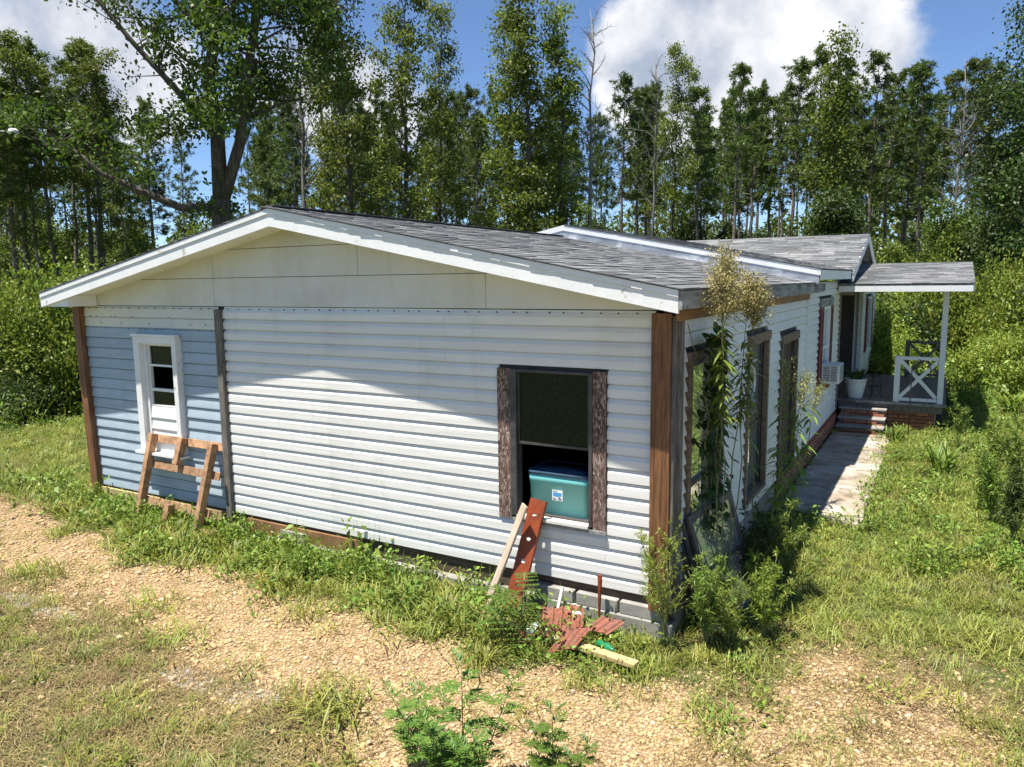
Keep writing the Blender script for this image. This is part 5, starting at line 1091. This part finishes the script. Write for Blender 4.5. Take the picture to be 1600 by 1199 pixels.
feather('dog_fennel', (.20, -.22, 0), 1.15, 6, 'feathery light green weed growing at the brown corner post', 31, M['leaf_lime'], .45, 420, .032)
feather('dog_fennel', (.66, .02, 0), .72, 9, 'feathery weed clump in front of the leaning old window', 32, M['leaf_shrub'], .38, 420, .04)
feather('dog_fennel', (.55, .95, 0), .9, 9, 'dark bushy weed clump behind the leaning old window', 33, M['leaf_dark'], .4, 320, .07)
feather('dog_fennel', (.50, -.08, 0), .80, 12, 'bushy green weed between the brown post and the leaning window', 35, M['leaf_weed'], .34, 420, .045)
feather('dog_fennel', (.86, .30, 0), .75, 12, 'thick feathery weed hiding the foot of the leaning window', 36, M['leaf_shrub'], .36, 420, .045)
feather('dog_fennel', (.62, 1.75, 0), .8, 9, 'feathery weed clump below the second side window', 34, M['leaf_weed'], .4, 300, .06)
for i, (x, y, H, n_) in enumerate(((2.72, 6.3, 1.35, 3), (2.90, 5.6, 1.3, 4), (2.66, 4.6, 1.0, 5), (2.80, 3.7, .95, 6), (3.05, 4.4, 1.1, 5), (2.35, 9.0, 1.2, 2), (2.55, 5.2, .8, 4))):
    feather('tall_weed', (x, y, ground_z(x, y)), H, n_, 'upright feathery dark weed in the overgrown side yard', 50 + i, M['leaf_dark' if i in (3,) else 'leaf_weed'], .16, 330, .07, 'tall weeds of the side yard')
# mimosa seedling by the scrap
def mimosa(loc, seed):
    rg = np.random.default_rng(seed); o = empty('mimosa_seedling', loc); tag(o, 'ferny mimosa seedling beside the rust red channel', 'seedling'); sm_ = MB(); P, D = [], []
    for s in range(3):
        bx, by = rg.normal(size=2) * .06
        st = [np.array((bx * (1 + 3 * t), by * (1 + 3 * t), .42 * t)) for t in np.linspace(0, 1, 4)]; sm_.tube(st, .006, 5)
        for k in range(6):
            a = k * 1.05 + rg.uniform(-.3, .3); p = st[rg.integers(1, 4)]; pl_ = [p + np.array((math.cos(a) * .24 * t, math.sin(a) * .24 * t, .10 * t - .16 * t * t)) for t in np.linspace(0, 1, 7)]; sm_.tube(pl_, .002, 3, False)
            perp = np.array((-math.sin(a), math.cos(a), 0))
            for j in range(1, 7):
                for sd in (-1, 1):
                    for q in range(9): P.append(pl_[j] + perp * sd * .011 * q); D.append(np.array((math.cos(a), math.sin(a), .0)) + perp * sd * .3)
    sm_.build('stem', M['stem'], o, True); V, F = leaf_quads(np.array(P), .028, rg, .85, .45, np.array(D), .2); link('fronds', npmesh('fronds', V, F, M['leaf_fore']), o)
mimosa((-.95, -.55, .02), 61)
# strap-leaved grass clump
def strap_clump(name, loc, n, L, label, seed, mat, cat='grass clump', asp=.06):
    rg = np.random.default_rng(seed); a = rg.uniform(0, 6.28, n); el = rg.uniform(.9, 3.0, n); D = np.stack([np.cos(a), np.sin(a), el], 1); V, F = lance_leaves(rg.normal(size=(n, 3)) * np.array((.08, .08, 0)), D, L, rg, asp, .45)
    o = empty(name, loc); tag(o, label, cat); link('leaves', npmesh('leaves', V, F, mat), o); return o
strap_clump('johnson_grass', (2.12, 7.0, 0), 70, .95, 'clump of broad strap grass in the side yard near walkway', 71, M['leaf_weed'], asp=.028)
strap_clump('johnson_grass', (3.4, 13.5, 0), 50, .9, 'tall strap grass clump past the porch corner', 72, M['leaf_shrub'])
strap_clump('lily_clump', (1.28, 9.35, 0), 26, .55, 'drooping lily leaves beside the bottom brick step', 73, M['leaf_under'], 'lily')
rgp = np.random.default_rng(75); a = rgp.uniform(0, 6.28, 46); V, F = lance_leaves(np.stack([np.cos(a) * .05, np.sin(a) * .05, np.full(46, .34)], 1), np.stack([np.cos(a), np.sin(a), rgp.uniform(.8, 2.6, 46)], 1), .38, rgp, .10, .25); link('foliage', npmesh('foliage', V, F, M['leaf_dark']), pot)
# foreground ragweed plants
def ragweed(loc, H, nbr, label, seed):
    rg = np.random.default_rng(seed); o = empty('ragweed', loc); tag(o, label, 'weed', None); sm_ = MB(); P, D, Sz = [], [], []
    def leaf(p, d, L):
        """deeply cut leaf: a midrib carrying narrow lobes"""
        d = unit(np.array(d)); side = unit(np.cross(d, np.array((0, 0, 1.0))))
        for f in (.15, .32, .5, .68, .85):
            q = p + d * L * f - np.array((0, 0, 1)) * L * .25 * f * f
            for sd in (-1, 1): P.append(q); D.append(d * .75 + side * sd * .8); Sz.append(L * (.68 - .45 * f))
        for f in (.0, .2, .4, .6, .8): P.append(p + d * L * f - np.array((0, 0, 1)) * L * .25 * f * f); D.append(d - np.array((0, 0, .3)) * f); Sz.append(L * .34)
    stems = [((0, 0), H, 0)] + [((rg.normal() * .03, rg.normal() * .03), H * rg.uniform(.5, .8), 1) for _ in range(nbr)]
    for (bx, by), h, kd in stems:
        a0 = rg.uniform(0, 6.28); sp_ = kd * .6 * h
        st = [np.array((bx + math.cos(a0) * sp_ * t ** .8, by + math.sin(a0) * sp_ * t ** .8, h * t)) for t in np.linspace(0, 1, 7)]; sm_.tube(st, list(np.linspace(.0055, .002, 7)), 5); A = np.array(st)
        for k in range(7):
            t = .34 + .64 * k / 6; p = np.array([np.interp(t, np.linspace(0, 1, 7), A[:, q]) for q in range(3)])
            for s in (0, math.pi): a = k * 1.57 + s + rg.uniform(-.3, .3); leaf(p, (math.cos(a), math.sin(a), .35 + 1.2 * (t > .9)), h * .13 * (1.25 - .6 * t) * rg.uniform(.8, 1.2) + .075)
    sm_.build('stem', M['stem'], o, True); V, F = leaf_quads(np.array(P), np.array(Sz), rg, .85, .26, np.array(D), .12); link('leaves', npmesh('leaves', V, F, M['leaf_fore']), o)
ragweed((-.28, -2.45, 0), .80, 8, 'tallest jagged leaved weed rising from the gravel drive', 81)
ragweed((-.64, -2.42, 0), .50, 3, 'short jagged leaved weed left of the tallest gravel weed', 82)
ragweed((.22, -2.28, 0), .56, 4, 'forked jagged leaved weed on the gravel towards the grass', 83)

# ------------------------------------------------------------------ ground cover (uncountable): grass, dry grass, low weeds, gravel
def tuft_object(name, V, F, mat): return bpy.data.objects.new(name, npmesh(name, V, F, mat))
def blade_tuft(seed, n, H, spread, wd, lean, mat):
    rg = np.random.default_rng(seed); P = np.concatenate([rg.normal(size=(n, 2)) * spread, np.zeros((n, 1))], 1); a = rg.uniform(0, 6.28, n); el = rg.uniform(1.0, 3.2, n) / lean
    V, F = lance_leaves(P, np.stack([np.cos(a), np.sin(a), el], 1), H, rg, wd / H, .35 * lean); V[:, 2] -= .01; return tuft_object('tuft', V, F, mat)
def weed_tuft(seed, n, H, spread, ls, mat):
    rg = np.random.default_rng(seed); parts = []
    P = rg.normal(size=(n, 3)) * np.array((spread, spread, 0)); P[:, 2] = H * rg.uniform(.12, 1.0, n) * np.exp(-(P[:, 0] ** 2 + P[:, 1] ** 2) / (spread * 2.2) ** 2)
    parts.append(leaf_quads(P, ls, rg, .65, .5)); k = max(4, n // 8); st = P[:k].copy(); st[:, 2] = 0; parts.append(lance_leaves(st * np.array((.5, .5, 1)), P[:k] - st * np.array((.5, .5, 1)) + 1e-4, H * .9, rg, .02, 0))
    V, F = catv(parts); return tuft_object('tuft', V, F, mat)
def scatter(name, protos, P, rot, scl, idx, label, cat):
    """one object of ground cover: points carrying instances of small tuft meshes"""
    me = bpy.data.meshes.new(name); me.vertices.add(len(P)); me.vertices.foreach_set('co', P.astype(np.float32).ravel())
    for nm, ty, dat in (('rot', 'FLOAT_VECTOR', rot), ('scl', 'FLOAT', scl), ('pick', 'INT', idx)):
        at = me.attributes.new(nm, ty, 'POINT'); at.data.foreach_set('vector' if ty == 'FLOAT_VECTOR' else 'value', np.ascontiguousarray(dat, np.int32 if ty == 'INT' else np.float32).ravel())
    me.update(); o = link(name, me); tag(o, label, cat, kind='stuff')
    g = bpy.data.node_groups.new(name, 'GeometryNodeTree'); g.interface.new_socket('Geometry', in_out='INPUT', socket_type='NodeSocketGeometry'); g.interface.new_socket('Geometry', in_out='OUTPUT', socket_type='NodeSocketGeometry')
    N = g.nodes; L = g.links; gi = N.new('NodeGroupInput'); go = N.new('NodeGroupOutput'); ip = N.new('GeometryNodeInstanceOnPoints'); gg = N.new('GeometryNodeGeometryToInstance')
    for p in reversed(protos):
        oi = N.new('GeometryNodeObjectInfo'); oi.inputs[0].default_value = p; oi.inputs['As Instance'].default_value = True; L.new(oi.outputs['Geometry'], gg.inputs[0])
    def na(nm, ty):
        n = N.new('GeometryNodeInputNamedAttribute'); n.data_type = ty; n.inputs[0].default_value = nm; return n.outputs[0]
    L.new(gi.outputs[0], ip.inputs['Points']); L.new(gg.outputs[0], ip.inputs['Instance']); ip.inputs['Pick Instance'].default_value = True; L.new(na('pick', 'INT'), ip.inputs['Instance Index'])
    er = N.new('FunctionNodeEulerToRotation'); L.new(na('rot', 'FLOAT_VECTOR'), er.inputs[0]); L.new(er.outputs[0], ip.inputs['Rotation']); L.new(na('scl', 'FLOAT'), ip.inputs['Scale']); L.new(ip.outputs[0], go.inputs[0])
    md_ = o.modifiers.new('scatter', 'NODES'); md_.node_group = g; return o
fw2 = np.array((_f0.x, _f0.y)); rt2 = np.array((_r.x, _r.y)); cm2 = np.array((CAM.x, CAM.y))
def in_view(x, y, pad=.12):
    d = np.stack([x, y], -1) - cm2; f = d @ fw2; s = d @ rt2; return (f > 1.2) & (np.abs(s) < f * (.68 + pad) + .6)
def free(x, y):
    inside = (x > -7.85) & (x < .20) & (y > -.01) & (y < 19.7); wk_ = (x > .30 + .06 * np.sin(4 * y)) & (x < 1.17 + .10 * np.sin(3.1 * y) + .05 * np.sin(11 * y)) & (y > 4.25 + .22 * np.sin(6 * x)) & (y < 10.8); pd = (x > 0) & (x < 2.15) & (y > 10.7) & (y < 15.4); ft = (x > -4.7) & (x < .23) & (y > -.06) & (y < .1)
    return ~(inside | wk_ | pd | ft)
def sample(n, dens, x0, x1, y0, y1, rg):
    x = rg.uniform(x0, x1, n); y = rg.uniform(y0, y1, n); k = (rg.uniform(0, 1, n) < dens(x, y)) & free(x, y) & in_view(x, y); return x[k], y[k]
def patches(x, y, s=1.0, ph=0): return .5 + .5 * np.sin(1.7 * s * x + 1.1 * np.sin(1.3 * s * y + ph) + ph) * np.sin(1.5 * s * y + 1.2 * np.sin(.9 * s * x) + 2 * ph)
rg = np.random.default_rng(101)
def behind_house(x, y): return (x < .2) & (y > 0.0) & (x > -7.9)
def dist(x, y): return np.hypot(x - CAM.x, y - CAM.y)
g_tufts = [blade_tuft(201 + i, n, H, sp_, wd, ln_, M['grass']) for i, (n, H, sp_, wd, ln_) in enumerate(((26, .13, .045, .006, 1.0), (24, .20, .055, .007, 1.2), (20, .30, .06, .008, 1.3), (28, .08, .05, .006, 1.6)))]
d_tufts = [blade_tuft(221 + i, n, H, sp_, wd, ln_, M['grass_dry']) for i, (n, H, sp_, wd, ln_) in enumerate(((26, .10, .06, .005, 1.8), (22, .15, .06, .005, 2.2)))]
w_tufts = [weed_tuft(241 + i, n, H, sp_, ls, M['leaf_weed'] if i != 2 else M['leaf_shrub']) for i, (n, H, sp_, ls) in enumerate(((60, .22, .10, .05), (70, .34, .12, .055), (50, .14, .10, .045), (46, .5, .10, .06)))]
def rots(n): return np.stack([rg.normal(size=n) * .12, rg.normal(size=n) * .12, rg.uniform(0, 6.28, n)], 1)
xs, ys = [], []
# lush right yard and wall band
def den_near(x, y):
    g = 1 - gravel_f(x, y); yard = (x > .2); dryz = (y < np.interp(x, DRY[:, 0], DRY[:, 1]) + .15)
    bare_ = np.clip(1.15 - 1.0 * np.exp(-(((x - 2.0) / .9) ** 2 + ((y - .25) / .6) ** 2)), 0, 1)
    return g * np.where(dryz, .38 * patches(x, y, 1.6, 1) + .1, np.where(yard, .95 * bare_, .95)) * np.clip(1.35 - dist(x, y) / 22, .3, 1)
x, y = sample(62000, den_near, -14, 5.2, -4.6, 14, rg)
n = len(x); h = np.where((x < -.9) & (y < 0), rg.uniform(.75, 1.7, n), rg.uniform(.5, 1.15, n)); h = h * np.where(y < np.interp(x, DRY[:, 0], DRY[:, 1]) + .15, .6, 1)
sp1 = scatter('grass', g_tufts, np.stack([x, y, hz(x, y)], 1), rots(n), h, rg.choice(4, n, p=(.34, .3, .14, .22)), 'green grass along the house wall and across the side yard', 'grass')
# sparse grass specks on gravel
x, y = sample(26000, lambda x, y: gravel_f(x, y) * np.clip(patches(x, y, 2.3, 2) - .30 + .25 * (x > 1.0), 0, 1) * .9 + .04, -14, 4, -4.6, 1.5, rg); n = len(x)
scatter('grass_specks', g_tufts, np.stack([x, y, hz(x, y)], 1), rots(n), rg.uniform(.15, .5, n), rg.choice((0, 3), n), 'thin grass specks sprouting through the gravel drive', 'grass')
# dry grass lower left and bare patch
x, y = sample(46000, lambda x, y: np.where(y < np.interp(x, DRY[:, 0], DRY[:, 1]) + .2, .95, np.where((x > .6) & (y < 1.2), .4, .10 * patches(x, y, 2, 3))), -12, 4, -4.6, 4, rg); n = len(x)
scatter('dry_grass', d_tufts, np.stack([x, y, hz(x, y)], 1), rots(n), rg.uniform(.5, 1.15, n), rg.integers(0, 2, n), 'straw coloured dry grass beside the gravel drive', 'grass')
# leafy ground weeds
def den_weed(x, y):
    g = 1 - gravel_f(x, y); band = (y < .02) & (x < .2); dryz = (y < np.interp(x, DRY[:, 0], DRY[:, 1]) + .2)
    return g * np.where(dryz, .02, np.where(band, .75 * patches(x, y, 1.4, 4) + .3, np.where(y > 2.5, .85, .22 * patches(x, y, 1.2, 5)))) * np.clip(1.3 - dist(x, y) / 26, .3, 1)
x, y = sample(3600, lambda x, y: np.where((y > -.42 + .12 * np.sin(2.3 * x)) & (y < -.05), .8, 0) * np.clip(patches(x, y, 1.1, 6) + .25, 0, 1), -7.9, -1.5, -.6, 0, rg); n = len(x)
scatter('wall_weeds', w_tufts + g_tufts[:3], np.stack([x, y, hz(x, y)], 1), rots(n), rg.uniform(.42, .85, n), rg.choice(7, n, p=(.2, .14, .1, .06, .15, .2, .15)), 'taller weeds and grass against the foot of the front wall', 'weeds')
x, y = sample(15000, den_weed, -14, 5.5, -4.6, 22, rg); n = len(x); pk_ = rg.choice(4, n, p=(.42, .2, .32, .06))
scatter('ground_weeds', w_tufts, np.stack([x, y, hz(x, y)], 1), rots(n), rg.uniform(.55, 1.1, n) * np.where((x < -1.2) & (y < 0), 1.35, 1), pk_, 'low leafy weeds crowding the walkway and the wall foot', 'weeds')
# far field cover
x, y = sample(26000, lambda x, y: np.where(~((x > -14) & (x < 5.2) & (y < 14)) & (dist(x, y) < 45), .9, 0), -45, 9, -2, 50, rg); n = len(x)
scatter('field_growth', w_tufts + g_tufts, np.stack([x, y, hz(x, y)], 1), rots(n), rg.uniform(1.2, 2.8, n), rg.integers(0, 8, n), 'rough green growth of the field and the wood floor', 'grass')
# gravel
def pebble(seed):
    bm = bmesh.new(); bmesh.ops.create_icosphere(bm, subdivisions=2, radius=1); rr = np.random.default_rng(seed); k = rr.normal(size=(4, 3))
    for v in bm.verts: c = np.array(v.co); f = 1 + .14 * math.sin(2.2 * (c @ k[0])) + .1 * math.sin(3.1 * (c @ k[1]) + 1); v.co = Vector((c[0] * f, c[1] * f * .8, c[2] * f * .58))
    me_ = bpy.data.meshes.new('pebble'); bm.to_mesh(me_); bm.free(); me_.materials.append(M['pebble'])
    for p in me_.polygons: p.use_smooth = True
    return bpy.data.objects.new('pebble', me_)
pebs = [pebble(300 + i) for i in range(4)]
x, y = sample(230000, lambda x, y: np.clip(gravel_f(x, y) * 1.1 + .05 * (y < .3), 0, 1) * np.clip(1.5 - dist(x, y) / 9, .12, 1) * .95, -13, 3.6, -4.6, 1.6, rg); n = len(x)
sz_ = .0062 * np.exp(rg.normal(size=n) * .38) * (1 + .06 * dist(x, y)); big_ = rg.uniform(0, 1, n) < .012; sz_[big_] *= 2.1; sz_ = np.minimum(sz_, .034)
scatter('gravel', pebs, np.stack([x, y, hz(x, y) + sz_ * .25], 1), np.stack([rg.normal(size=n) * .3, rg.normal(size=n) * .3, rg.uniform(0, 6.28, n)], 1), sz_, rg.integers(0, 4, n), 'tan and orange pebbles of the gravel drive', 'gravel')
